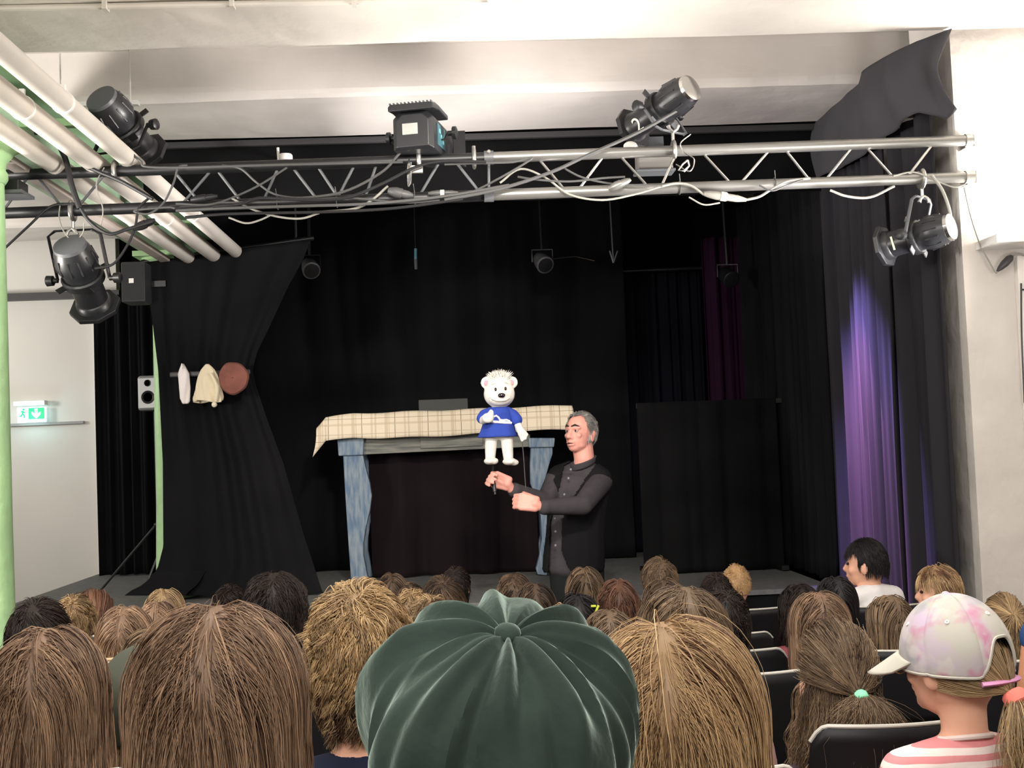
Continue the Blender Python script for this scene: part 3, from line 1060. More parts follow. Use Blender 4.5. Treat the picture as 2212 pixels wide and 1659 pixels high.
def profile_spot(rear, front, hang, label, marking=None, up=True, scale=1.0, glassy=False, shutter=True, bright=False):
    rear, front = Vector(rear), Vector(front)
    L = (front - rear).length
    ax, side, upv = axes(front - rear)
    mid = rear + ax * L * 0.52
    t = thing('profile_spotlight', label, 'spotlight', mid, 'ellipsoidal spotlights on the truss')
    r = 0.075 * scale
    prof = [(r * 0.55, 0), (r * 0.9, 0.012), (r * 1.0, 0.035), (r * 1.12, L * 0.2), (r * 1.12, L * 0.3), (r * 0.95, L * 0.4), (r * 0.95, L * 0.46)]
    hb = MB().lathe(prof, rear, ax, n=24)
    for k in range(12):
        w = 2 * math.pi * k / 12
        d = side * math.cos(w) + upv * math.sin(w)
        hb.tube([rear + ax * 0.04 + d * r * 1.02, rear + ax * L * 0.3 + d * r * 1.13], 0.0045, 6)
    hs = hb.build('lamp_housing', M_lampblack, t)
    MB().lathe([(r * 0.5, -0.012), (r * 0.86, -0.004), (r * 0.9, 0.014)], rear, ax, n=24).build('rear_cap', M_lamptrim if not glassy else M_chrome, hs)
    # gate with shutters
    MB().lathe([(r * 1.08, L * 0.44), (r * 1.16, L * 0.46), (r * 1.16, L * 0.54), (r * 1.05, L * 0.56)], rear, ax, n=24).build('gate_ring', M_metalblack, t)
    if shutter:
        for k in range(4):
            w = R(45 + 90 * k)
            d = side * math.cos(w) + upv * math.sin(w)
            q = rear + ax * L * 0.49
            e = side * -math.sin(w) + upv * math.cos(w)
            MB().hexa([q + d * r * a + e * b + ax * c for a, c in ((1.0, -0.003), (1.55, -0.003)) for b in (-0.018, 0.018)][0:0] or
                      [q + d * r * 1.0 - e * 0.018, q + d * r * 1.6 - e * 0.018, q + d * r * 1.6 + e * 0.018, q + d * r * 1.0 + e * 0.018,
                       q + d * r * 1.0 - e * 0.018 + ax * 0.005, q + d * r * 1.6 - e * 0.018 + ax * 0.005, q + d * r * 1.6 + e * 0.018 + ax * 0.005, q + d * r * 1.0 + e * 0.018 + ax * 0.005]
                      ).build('shutter_handle', M_lamptrim if bright else M_metalblack, t, smooth=False)
    br = MB().lathe([(r * 0.82, L * 0.54), (r * 0.86, L * 0.6), (r * 0.86, L * 0.84), (r * 0.95, L * 0.86), (r * 1.0, L * 0.93), (r * 0.92, L * 0.935)], rear, ax, n=24, closed=True)
    br.build('lens_tube', M_lampblack, t)
    # gel frame holder: octagonal plate at the front
    q = rear + ax * L * 0.93
    pts = [q + (side * math.cos(R(22.5 + 45 * k)) + upv * math.sin(R(22.5 + 45 * k))) * r * 1.42 for k in range(8)]
    gf = MB().prism(pts, ax * 0.022).build('gel_frame', M_lampblack, t, smooth=False, bevel=0.003)
    MB().lathe([(r * 0.95, L * 0.953), (r * 0.6, L * 0.975), (0, L * 0.985)], rear, ax, n=24).build('lens', M_glass, gf)
    # yoke and knobs
    hang = Vector(hang)
    ys = side * r * 1.45
    top = hang - Vector((0, 0, 0.09)) if not up else hang + Vector((0, 0, 0.09))
    pts = [mid + ys, mid + ys + (top - mid) * 0.9, top + ys * 0.7, top - ys * 0.7, mid - ys + (top - mid) * 0.9, mid - ys]
    mb = MB().tube([pts[0], pts[1], pts[2]], 0.01, 8, flat=0.5).tube([pts[2], pts[3]], 0.01, 8, flat=0.5).tube([pts[3], pts[4], pts[5]], 0.01, 8, flat=0.5)
    mb.build('yoke', M_metalblack if not bright else M_lamptrim, t)
    for s in (-1, 1):
        MB().lathe([(0.012, 0), (0.012, 0.02), (0.024, 0.022), (0.026, 0.05), (0.018, 0.055)], mid + ys * s, side * s, n=10).build('knob', M_metalblack, t)
    clamp_parts(t, hang, up, M_alu)
    if marking:
        cu = bpy.data.curves.new('digit', 'FONT')
        cu.body = marking
        cu.size = 0.1 * scale
        cu.extrude = 0.0008
        cu.align_x = 'CENTER'
        cu.align_y = 'CENTER'
        tmp = bpy.data.objects.new('digit', cu)
        COL.objects.link(tmp)
        me = bpy.data.meshes.new_from_object(tmp.evaluated_get(bpy.context.evaluated_depsgraph_get()))
        bpy.data.objects.remove(tmp)
        me.materials.clear()
        me.materials.append(M_yellowtape)
        o = bpy.data.objects.new('marking', me)
        COL.objects.link(o)
        o.parent = t
        toc = (CAM - (rear + ax * L * 0.8)).normalized()
        n = (toc - ax * toc.dot(ax)).normalized()
        x = ax if ax.x > 0 else -ax
        y = n.cross(x).normalized()
        M = Matrix((x, y, n)).transposed().to_4x4()
        M.translation = rear + ax * L * 0.76 + n * (r * 0.90) - t.location
        o.matrix_local = M
    return t


profile_spot(P(218, 212, 5.42), P(316, 336, 5.72), P(250, ych(250), YR), 'black profile spotlight standing on the truss at upper left', up=True, scale=1.12)
profile_spot(P(150, 530, 5.42), P(208, 668, 5.70), P(157, ych(157, True), YR), 'black profile spotlight hanging below the truss at the left', up=False, scale=1.12)
profile_spot(P(1492, 190, 5.38), P(1362, 282, 5.68), P(1455, ych(1455), YR), 'black profile spotlight marked 2 standing on the truss right of centre', '2', up=True, scale=0.98, glassy=True, bright=True)
profile_spot(P(2054, 490, 5.38), P(1906, 534, 5.62), P(1990, ych(1990, True), YR), 'black profile spotlight marked 1 hanging at the right end of the truss', '1', up=False, scale=0.95, glassy=True, bright=True)

# fresnel lantern at the centre
rear, front = P(893, 276, 5.38), P(936, 318, 5.72)
ax, side, upv = axes(front - rear)
L = (front - rear).length
t = thing('fresnel_lantern', 'boxy black fresnel lantern with ribbed top standing on the truss centre', 'spotlight', P(905, 300, 5.5))
RM = Matrix((side, ax, upv)).transposed()
mb = MB()


def sect(h, w, z0, z1, bev=0.03):
    return [rear + ax * h + side * x + upv * z for x, z in ((-w, z0), (w, z0), (w, z1 - bev), (w - bev, z1), (-w + bev, z1), (-w, z1 - bev))]


def loft(mb, secs):
    n = len(secs[0])
    vs = [p for s_ in secs for p in s_]
    fs = [tuple(range(n - 1, -1, -1)), tuple((len(secs) - 1) * n + k for k in range(n))]
    for j in range(len(secs) - 1):
        for k in range(n):
            fs.append((j * n + k, j * n + (k + 1) % n, (j + 1) * n + (k + 1) % n, (j + 1) * n + k))
    mb.add(vs, fs)
    return mb


loft(mb, [sect(-0.02, 0.075, -0.09, 0.06), sect(0.0, 0.095, -0.1, 0.075), sect(L * 0.75, 0.095, -0.1, 0.075), sect(L * 0.78, 0.08, -0.085, 0.06)])
body = mb.build('body', M_lampblack, t, smooth=False, bevel=0.004)
mb = loft(MB(), [sect(-0.045, 0.105, 0.07, 0.1, 0.01), sect(0.05, 0.11, 0.085, 0.125, 0.02), sect(L * 0.62, 0.11, 0.085, 0.125, 0.02)])
hood = mb.build('vent_hood', M_lampblack, t, smooth=False, bevel=0.004)
mb = MB()
for k in range(12):
    x = -0.095 + 0.19 * k / 11
    mb.box(rear + ax * -0.02 + side * x + upv * 0.104, (0.006, 0.05, 0.008), RM)
mb.build('vent_rib', M_lamptrim, hood, smooth=False)
mb = MB().box(rear + ax * -0.023 + side * -0.01 + upv * -0.01, (0.07, 0.006, 0.05), RM)
mb.build('rear_label', mat('label_grey', '#a9a9a4', 0.6), body, smooth=False)
toc = side if side.x > 0 else -side
mb = MB().box(rear + ax * L * 0.35 + toc * 0.097 + upv * -0.02, (0.003, 0.13, 0.1), RM)
mb.build('side_label', mat('teal_label', '#33555c', 0.4), body, smooth=False)
mb = MB()
for dx, dz in ((-0.03, 0.02), (0.0, 0.0), (0.03, -0.02)):
    mb.box(rear + ax * (L * 0.35 + dx) + toc * 0.0995 + upv * (-0.02 + dz), (0.002, 0.02, 0.018), RM)
mb.build('label_patch', mat('teal_label_light', '#6fb3b8', 0.4), body, smooth=False)
MB().lathe([(0.088, L * 0.75), (0.1, L * 0.8), (0.102, L * 0.97), (0.09, L)], rear, ax, n=24).build('lens_barrel', M_lampblack, t)
MB().lathe([(0.085, L + 0.001), (0.05, L + 0.014), (0, L + 0.02)], rear, ax, n=24).build('lens', M_glass, t)
q = rear + ax * (L + 0.0)
for s_ in (-1, 1):
    w0 = side * s_
    MB().hexa([q + w0 * 0.09 + upv * 0.07, q + w0 * 0.1 + upv * 0.07, q + w0 * 0.1 - upv * 0.07, q + w0 * 0.09 - upv * 0.07,
               q + ax * 0.08 + w0 * 0.13 + upv * 0.09, q + ax * 0.08 + w0 * 0.14 + upv * 0.09, q + ax * 0.08 + w0 * 0.14 - upv * 0.09, q + ax * 0.08 + w0 * 0.13 - upv * 0.09]).build('barn_door', M_metalblack, t, smooth=False)
hang = P(905, ych(905), YR)
mid = rear + ax * L * 0.4
ys = side * 0.125
top = hang + Vector((0, 0, 0.085))
MB().tube([mid + ys, mid + ys + (top - mid) * 0.9, top + ys * 0.8, top - ys * 0.8, mid - ys + (top - mid) * 0.9, mid - ys], 0.009, 8, flat=0.5).build('yoke', M_metalblack, t)
for s_ in (-1, 1):
    MB().lathe([(0.012, 0), (0.012, 0.02), (0.03, 0.024), (0.03, 0.04), (0.018, 0.045)], mid + ys * s_, side * s_, n=10).build('knob', M_metalblack, t)
clamp_parts(t, hang, True)
c = P(897, 366, YR - 0.04)
tag(MB().box(c[:], (0.07, 0.02, 0.035)).build('junction_plate', M_alu, smooth=False, bevel=0.002), 'small metal plate on the truss under the fresnel lantern', 'plate')
mb = MB()
for i in range(4):
    mb.tube(spline([P(884, 342, YR - .05), P(880 + i * 2, 365, YR - .06), P(882 + i * 2, 403 - i * 3, YR - .05), P(888, 385, YR - .05), P(888, 350, YR - .05)], 5), 0.0022, 5)
tag(mb.build('safety_chain', M_chrome), 'bundle of bright safety wire hanging by the fresnel lantern', 'chain')

# other items on the truss: back side LED panel, white plastic piece, floodlight, antenna
c = P(1412, 345, 5.75)
t = thing('gear_box', 'grey metal fixture box fixed behind the truss below the spotlight marked 2', 'box', c)
MB().box(c[:], (0.17, 0.1, 0.11)).build('case', mat('case_grey', '#8b8783', 0.4, metal=0.5), t, smooth=False, bevel=0.006)
MB().box((c.x, c.y, c.z - 0.062), (0.19, 0.12, 0.012)).build('lid', M_lamptrim, t, smooth=False, bevel=0.003)
MB().box((c.x, c.y, c.z + 0.08), (0.1, 0.03, 0.06)).build('bracket', M_lamptrim, t, smooth=False)
c = P(1362, 316, 5.6)
t = thing('white_clip_light', 'small white rounded plastic fitting on top of the truss', 'fitting', c)
MB().ell(c, (0.034, 0.02, 0.024)).build('cap', M_white, t)
MB().tube([c + Vector((0.02, 0, -0.005)), c + Vector((0.05, 0.0, -0.03))], 0.012, 10).build('stem', M_white, t)
c = P(14, 408, 5.35)
t = thing('flood_light', 'black floodlight box cut by the left edge below the truss', 'floodlight', c)
MB().box((c.x, c.y, c.z), (0.15, 0.12, 0.06)).build('housing', M_metalblack, t, smooth=False, bevel=0.006)
MB().box((c.x + 0.01, c.y - 0.03, c.z - 0.035), (0.19, 0.16, 0.014)).build('visor', M_lamptrim, t, smooth=False)
MB().box((c.x, c.y + 0.08, c.z + 0.02), (0.03, 0.12, 0.03)).build('bracket', M_metalblack, t, smooth=False)
c = P(614, 340, 6.9)
t = thing('wifi_antenna', 'small white disc with a short upright stick in front of the black border cloth', 'antenna', c)
k = 6.9 / F_PX
MB().lathe([(0.0, 0.018), (13 * k, 0.018), (15 * k, 0.01), (15 * k, -0.01), (13 * k, -0.018), (0, -0.018)], P(617, 340, 6.9), n=24).build('disc', M_white, t)
MB().tube([P(602, 346, 6.9), P(600, 319, 6.9)], 3 * k, 10).build('stick', M_white, t)
MB().tube([P(610, 334, 6.92), (P(610, 330, 6.92).x, 7.12, P(610, 330, 6.92).z)], 0.006, 6).build('bracket', M_metalblack, t)
c = P(600, 348, 6.9)
for px, nm in ((1024, 'first'),):
    c = P(px, 341, YR)
    t = thing('half_coupler', 'silver half coupler on the back of the truss left of the joint', 'clamp', c)
    pts = [c + Vector((0, 0.036 * math.sin(a), 0.036 * math.cos(a))) for a in [R(q) for q in range(-170, 171, 20)]]
    MB().tube(pts, 0.01, 8, flat=1.8).build('ring', M_alu, t)
    MB().tube([c + Vector((0, 0, 0.03)), c + Vector((0, 0, 0.055))], 0.009, 8).build('bolt', M_alu, t)

# ------------------------------------------------------------------ cables
def cable(pts, r, material, label, Y=YR - 0.05, ys=None, n=6):
    q = [P(x, y, (ys[i] if ys else Y)) for i, (x, y) in enumerate(pts)]
    o = MB().tube(spline(q, n), r, 8).build('cable', material)
    tag(o, label, 'cable', 'cables on the lighting truss')
    return o


cab = [
    ([(75, 285), (110, 290), (140, 340), (155, 400), (172, 450)], .013, M_cable, 'thick black cable curving down over the ceiling pipes at upper left'),
    ([(130, 318), (170, 350), (215, 372), (262, 392), (330, 430)], .009, M_cable, 'black cable crossing the upper chord below the left spotlight'),
    ([(2, 544), (60, 490), (110, 446), (160, 440)], .006, M_cable, 'black cable rising from the left edge to the lower chord'),
    ([(168, 440), (195, 480), (235, 505), (275, 495), (330, 478)], .008, M_cable, 'black loop sagging under the truss at the left'),
    ([(205, 580), (245, 570), (275, 530), (292, 490), (300, 450), (325, 425)], .006, M_cable, 'black lead from the hanging left spotlight up to the truss'),
    ([(210, 245), (245, 290), (300, 345), (340, 362), (600, 356), (870, 350)], .006, M_cablegrey, 'long grey cable lying on top of the black truss chord'),
    ([(225, 362), (208, 400), (222, 450), (218, 487)], .003, M_cablelight, 'thin pale wire dangling past the left ceiling pipes'),
    ([(378, 450), (360, 448), (290, 455), (320, 462), (352, 440), (375, 395), (385, 362), (405, 357)], .005, M_cablegrey, 'grey cable looping round both chords near the left pipes'),
    ([(480, 357), (520, 365), (555, 395), (600, 422), (680, 430)], .005, M_cablegrey, 'grey cable running down from the upper chord left of centre'),
    ([(500, 428), (545, 452), (600, 468), (650, 472), (690, 460)], .005, M_cablelight, 'pale cable sagging below the lower chord left of centre'),
    ([(620, 362), (560, 400), (500, 428), (450, 442), (380, 440)], .005, M_cablegrey, 'grey cable crossing diagonally between the chords at the left'),
    ([(494, 470), (530, 482), (560, 476), (590, 462)], .0045, M_cablelight, 'short bright cable loop below the left part of the truss'),
    ([(460, 446), (520, 440), (560, 428), (620, 430), (700, 432), (760, 424), (830, 395), (900, 360), (960, 348), (1050, 350)], .007, M_cable, 'black cable climbing along the truss towards the centre lantern'),
    ([(400, 470), (500, 462), (700, 458), (850, 450), (1000, 430)], .007, M_cable, 'black cable bundle strand lying along the lower chord'),
    ([(380, 455), (480, 450), (650, 445), (800, 440), (960, 424), (1100, 400)], .007, M_cablegrey, 'grey cable strand lying along the lower chord to the joint'),
    ([(470, 438), (600, 436), (750, 428), (870, 438), (950, 432)], .005, M_cablegrey, 'thin grey cable between the chords at centre left'),
    ([(690, 458), (760, 452), (800, 435), (838, 402)], .006, M_cablelight, 'light grey plug lead curving up at the centre of the truss'),
    ([(902, 248), (898, 280), (860, 335), (820, 375), (740, 415), (640, 430)], .006, M_cablegrey, 'grey lead falling from the fresnel lantern to the truss'),
    ([(1478, 230), (1380, 285), (1270, 335), (1190, 372), (1080, 408), (960, 432)], .008, M_cablegrey, 'thick grey cable running diagonally from the spotlight marked 2'),
    ([(960, 355), (1060, 352), (1110, 350), (1150, 342), (1070, 390), (1000, 425)], .005, M_cablegrey, 'grey cable hooked over the chord right of the joint'),
    ([(1118, 382), (1160, 388), (1230, 392), (1300, 385), (1350, 382)], .005, M_cablegrey, 'grey cable strung level between the chords right of centre'),
    ([(1080, 395), (1125, 365), (1180, 385), (1230, 420), (1300, 432), (1370, 420), (1430, 402)], .005, M_cablelight, 'pale cable dipping below the lower chord right of centre'),
    ([(1212, 360), (1260, 384), (1330, 398), (1400, 400)], .005, M_cablegrey, 'grey cable sloping between the chords below the spotlight marked 2'),
    ([(1430, 402), (1460, 396), (1490, 400), (1520, 420)], .006, M_cablelight, 'pale cable leading into the white banded connector'),
    ([(1488, 426), (1520, 442), (1555, 438)], .004, M_cablelight, 'short pale cable under the white banded connector'),
    ([(1610, 432), (1640, 425), (1665, 410), (1700, 392), (1750, 385)], .006, M_cablelight, 'pale cable leaving the white banded connector to the right'),
    ([(1640, 400), (1668, 412), (1700, 400), (1735, 388)], .004, M_cablegrey, 'thin grey cable lying over the silver lower chord'),
    ([(1793, 411), (1830, 424), (1880, 426), (1932, 402)], .006, M_cablelight, 'pale cable drooping under the silver truss near the right end'),
    ([(2012, 378), (2035, 410), (2050, 450), (2055, 480), (2058, 520)], .008, M_cablelight, 'cream cable from the truss end into the spotlight marked 1'),
    ([(1930, 380), (1975, 372), (2020, 390), (2060, 404), (2085, 398)], .004, M_cablelight, 'thin pale cable looped round the truss end clamp'),
    ([(130, 440), (128, 470), (138, 500), (158, 520), (178, 505), (182, 482)], .003, M_cablelight, 'thin safety wire hanging round the lower left spotlight yoke'),
    ([(1492, 290), (1470, 310), (1480, 330), (1500, 345), (1490, 370), (1460, 355)], .003, M_chrome, 'bright safety wire looped beside the clamp of the spotlight marked 2'),
]
for i, (pts, r, mt, lb) in enumerate(cab):
    rr = random.Random(i)
    y0 = YR - 0.05 - 0.012 * rr.random() - (0.03 if r > .006 else 0)
    cable(pts, r, mt, lb, Y=y0)


def connector(p0, p1, r, material, band, label, Y=YR - 0.06, plug=None):
    a, b = P(*p0, Y), P(*p1, Y)
    d = b - a
    t = thing('cable_connector', label, 'connector', (a + b) / 2)
    MB().tube([a, a + d * .12, a + d * .3, a + d * .55, a + d * .56, a + d * .8, b], [r * .5, r * .8, r, r, r * .85, r * .8, r * .4], 14).build('body', material, t)
    if band:
        MB().tube([a + d * .4, a + d * .53], r * 1.07, 14).build('tape_band', M_yellowtape, t)
    return t


connector((1520, 418), (1612, 432), .02, M_cablelight, True, 'grey cable connector with a white band under the silver truss')
connector((838, 412), (893, 424), .024, M_cablegrey, False, 'dark ribbed plug on the lower chord left of the joint')
connector((925, 418), (990, 416), .014, M_cablegrey, True, 'slim cable connector with a white band left of the joint')
connector((1316, 408), (1362, 388), .02, M_trussgrey, False, 'shiny round plug connector between the chords right of centre')
connector((412, 432), (470, 424), .018, M_cable, False, 'black plug connector on the lower chord near the left pipes')
connector((290, 494), (335, 475), .02, M_cable, False, 'black angled plug hanging under the truss at the left')
mb = MB()
for x0, y0, x1, y1 in ((1480, 350, 1488, 368),):
    pts = [P(x, y, YR - .05) for x, y in ((1486, 346), (1489, 358), (1478, 370), (1466, 368), (1475, 355), (1486, 346))]
    mb.tube(pts, 0.005, 8)
tag(mb.build('carabiner', M_chrome), 'bright carabiner hanging at the clamp of the spotlight marked 2', 'carabiner')
for i, (px, lo) in enumerate(((728, True), (896, True), (1468, True), (1673, True), (600, True))):
    c = P(px, ych(px, lo), YR)
    pts = [c + Vector((0, 0.03 * math.sin(a), 0.03 * math.cos(a))) for a in [R(q) for q in range(0, 361, 24)]]
    mb = MB().tube(pts, 0.0025, 6)
    mb.tube([c + Vector((0, -0.02, 0.025)), c + Vector((-0.004, -0.03, 0.06))], 0.002, 5)
    tag(mb.build('cable_tie', M_cablegrey), ['grey cable tie round the lower chord below the fresnel lantern, nearest the left', 'grey cable tie round the lower chord left of the slim white banded connector', 'grey cable tie left of the white banded connector under the silver truss', 'grey cable tie right of the white banded connector on the silver chord', 'grey cable tie on the lower black chord below the white antenna'][i], 'cable tie', 'cable ties on the lower chord')

# ------------------------------------------------------------------ dim lanterns at the back of the stage
A, B = P(640, 545, 8.75), P(1640, 520, 8.75)
zb = 3.31
o = MB().tube([(A.x, 8.75, zb + .05), (B.x, 8.75, zb + .05)], 0.022, 12).build('rear_lighting_bar', M_metalblack)
tag(o, 'dark pipe high above the stage carrying dim lanterns', 'pipe')
for x in (A.x + 0.3, 0.4, B.x - 0.3):
    tag(MB().tube([(x, 8.75, zb + .08), (x, 8.75, 3.55)], 0.008, 8).build('drop_rod', M_metalblack), 'thin dark drop rod ' + {A.x + 0.3: 'at the left end', 0.4: 'near the middle', B.x - 0.3: 'at the right end'}[x] + ' of the rear lighting pipe', 'rod')
zbar = zb + .05
for px, py, lab, mt in ((670, 578, 'dim small lantern on the rear pipe above the gathered curtain', M_lamptrim), (1172, 566, 'dim round lantern on the rear pipe near the centre', M_lamptrim), (1572, 598, 'dim lantern at the right end of the rear pipe', M_metalblack)):
    c = P(px, py, 8.7)
    t = thing('small_lantern', lab, 'lantern', c, 'dim lanterns on the rear pipe')
    a = Vector((0.25, -0.8, -0.5)).normalized()
    MB().lathe([(0.035, -0.09), (0.05, -0.07), (0.062, 0.0), (0.066, 0.06), (0.058, 0.065)], c, a, n=16).build('housing', mt, t)
    MB().lathe([(0.055, 0.066), (0.0, 0.072)], c, a, n=16).build('lens', M_metalblack, t)
    MB().tube([(c.x - .075, c.y, c.z), (c.x - .075, c.y, c.z + .09), (c.x + .075, c.y, c.z + .09), (c.x + .075, c.y, c.z)], 0.006, 6).build('yoke', M_metalblack, t)
    MB().tube([(c.x, c.y, c.z + .09), (c.x, 8.75, zbar)], 0.012, 8).build('clamp', M_metalblack, t)
c = P(898, 560, 8.7)
t = thing('hanging_sensor', 'small narrow fitting with a pale blue upper half in front of the black back curtain', 'fitting', c)
k = 8.7 / F_PX
MB().tube([P(898, 537, 8.7), P(898, 560, 8.7)], 3.2 * k, 8).build('blue_tube', mat('pale_blue', '#5f93a3', 0.4), t)
MB().tube([P(898, 560, 8.7), P(899, 582, 8.7)], 3.6 * k, 8).build('grey_tube', M_lamptrim, t)
MB().tube([P(898, 538, 8.7), (P(898, 538, 8.7).x, 8.75, zbar)], 0.006, 8).build('hook', M_metalblack, t)
a, b = P(1243, 554, 8.7), P(1284, 563, 8.7)
t = thing('lamp_arm', 'thin bright horizontal arm right of the dim round rear lantern', 'arm', a)
MB().tube([a, b], [0.003, 0.007], 8).build('arm', M_chrome, t)
MB().tube([P(1186, 560, 8.7), a], 0.004, 8).build('rod', M_metalblack, t)
mb = MB()
for x in (1317, 1334):
    mb.tube([P(1325, 568, 8.7), P(x, 542, 8.7)], 0.006, 6)
mb.tube([P(1325, 568, 8.7), (P(1325, 568, 8.7).x, 8.75, zbar)], 0.006, 6)
tag(mb.build('fork_bracket', M_lamptrim), 'small V shaped grey bracket on the rear pipe', 'bracket')

# ================================================================== hair engine
def hair_material(name, dark, light, rough=0.5):
    if name in _mats:
        return _mats[name]
    m = bpy.data.materials.new(name)
    m.use_nodes = True
    nt = m.node_tree
    b = nt.nodes['Principled BSDF']
    at = nt.nodes.new('ShaderNodeAttribute')
    at.attribute_name = 'tone'
    r = nt.nodes.new('ShaderNodeValToRGB')
    r.color_ramp.elements[0].color = lin(dark)
    r.color_ramp.elements[1].color = lin(light)
    nt.links.new(at.outputs['Fac'], r.inputs['Fac'])
    nt.links.new(r.outputs[0], b.inputs['Base Color'])
    b.inputs['Roughness'].default_value = rough
    b.inputs['Specular IOR Level'].default_value = 0.35
    _mats[name] = m
    return m


def nrm(a):
    return a / np.maximum(np.linalg.norm(a, axis=-1, keepdims=True), 1e-9)


def sim(root, L, K, h, RR, mode, tc=None, TR=None, drop=0.35, prev=None, part_x=0.0, crown=(0, -0.45, 0.9), lift=0.0, spread=0.0, rng=None, gstart=None):
    """strand paths hugging an ellipsoid head RR (centre origin), then hanging; returns (n,K+1,3)"""
    n = len(root)
    pos = root.copy()
    out = np.zeros((n, K + 1, 3))
    out[:, 0] = pos
    step = (L / K)[:, None]
    cr = nrm(np.array(crown))
    rel0 = nrm(root / RR)
    prev = None
    for k in range(K):
        rel = pos / RR
        l = np.linalg.norm(rel, axis=1, keepdims=True)
        nn = nrm(pos / (RR * RR))
        low = 1 / (1 + np.exp(-(-(pos[:, 2:3] / RR[2]) - drop * 0 + 0.1) * 6))  # 0 above, 1 below the equator
        if mode == 'part':
            side = np.tanh((rel0[:, 0:1] - part_x) / 0.05)
            fl = np.concatenate([side * 1.0, np.full((n, 1), -0.25), np.full((n, 1), -0.35)], 1)
        elif mode == 'back':
            fl = np.tile(np.array([[0, -1.0, -0.25]]), (n, 1)) + np.concatenate([rel0[:, 0:1] * 0.5, np.zeros((n, 2))], 1)
        elif mode == 'fringe':
            fl = nrm(rel0 - cr) + np.array([[0, 0.2, -0.2]])
        else:
            fl = rel - cr * l
            # slight swirl round the crown
            fl = fl + 0.35 * np.cross(np.tile(cr, (n, 1)), fl)
        down = np.array([[0, 0, -1.0]])
        d = nrm(fl) * (1 - low) + down * (0.25 + low * 1.1)
        if spread:
            d = d + nn * spread
        if rng is not None:
            d = d + rng.normal(0, 0.07, (n, 3))
        near = np.clip((1.12 + h[:, None] - l) / 0.12, 0, 1)
        dn = np.sum(nrm(d) * nn, 1, keepdims=True)
        d = nrm(d)
        d = d - nn * dn * near * (dn < 0)
        d = d - nn * dn * (dn > 0) * np.clip((pos[:, 2:3] / RR[2] + 0.25) * 4, 0, 1)
        d = d - nn * 0.5 * np.clip(l - 1.06 - h[:, None], 0, 0.6) * (pos[:, 2:3] > -0.3 * RR[2])
        if lift:
            d = d + nn * lift * (1 - low) * (0.6 if k < K * 0.5 else 0.1)
        d = nrm(d)
        if prev is not None:
            d = nrm(0.45 * prev + 0.55 * d)
        prev = d
        pos = pos + d * step
        rel = pos / RR
        l = np.linalg.norm(rel, axis=1, keepdims=True)
        mn = 1 + h[:, None]
        pos = np.where(l < mn, pos / l * mn, pos)
        if tc is not None:
            rt = (pos - tc) / TR
            lt = np.linalg.norm(rt, axis=1, keepdims=True)
            mt = 1.02 + h[:, None] * 0.5
            pos = np.where((lt < mt) & (l >= mn * 0.999), tc + rt / lt * mt * TR, pos)
        out[:, k + 1] = pos
    return out


def scalp_roots(n, RR, rng, zmin=-0.55, face=0.30, fz=0.35, temple=0.05):
    pts = []
    got = 0
    while got < n:
        d = nrm(rng.normal(size=(n * 2, 3)))
        keep = (d[:, 2] > zmin) & ~((d[:, 1] > face) & (d[:, 2] < fz + 0.15 * np.abs(d[:, 0]))) & ~((d[:, 1] > temple) & (d[:, 2] < -0.05))
        d = d[keep]
        pts.append(d)
        got += len(d)
    return np.concatenate(pts)[:n] * RR


def strand_mesh(paths, rad, tone, sides=3, tip=0.25):
    n, K1, _ = paths.shape
    t = np.gradient(paths, axis=1)
    t = nrm(t)
    ref = np.zeros_like(t)
    ref[..., 0] = 0.31
    ref[..., 1] = 0.23
    ref[..., 2] = 0.9
    alt = np.zeros_like(t)
    alt[..., 1] = 1.0
    ref = np.where(np.abs(np.sum(nrm(ref) * t, -1, keepdims=True)) > 0.93, alt, ref)
    a = nrm(np.cross(t, ref))
    b = np.cross(t, a)
    s = np.linspace(0, 1, K1)
    rr = rad[:, None] * (1 - (1 - tip) * s[None] ** 2)
    V = np.zeros((n, K1, sides, 3))
    for k in range(sides):
        w = 2 * math.pi * k / sides
        V[:, :, k] = paths + (a * math.cos(w) + b * math.sin(w)) * rr[..., None]
    idx = np.arange(n * K1 * sides).reshape(n, K1, sides)
    Fs = []
    for k in range(sides):
        k2 = (k + 1) % sides
        Fs.append(np.stack([idx[:, :-1, k], idx[:, :-1, k2], idx[:, 1:, k2], idx[:, 1:, k]], -1).reshape(-1, 4))
    F = np.concatenate(Fs)
    T = np.repeat(tone.reshape(n, K1)[:, :, None], sides, 2).reshape(-1)
    return V.reshape(-1, 3), F, T


def grid_mesh(paths, tone, wrap=False):
    n, K1, _ = paths.shape
    idx = np.arange(n * K1).reshape(n, K1)
    a = idx if not wrap else np.concatenate([idx, idx[:1]], 0)
    F = np.stack([a[:-1, :-1], a[1:, :-1], a[1:, 1:], a[:-1, 1:]], -1).reshape(-1, 4)
    return paths.reshape(-1, 3), F, np.full(n * K1, tone)


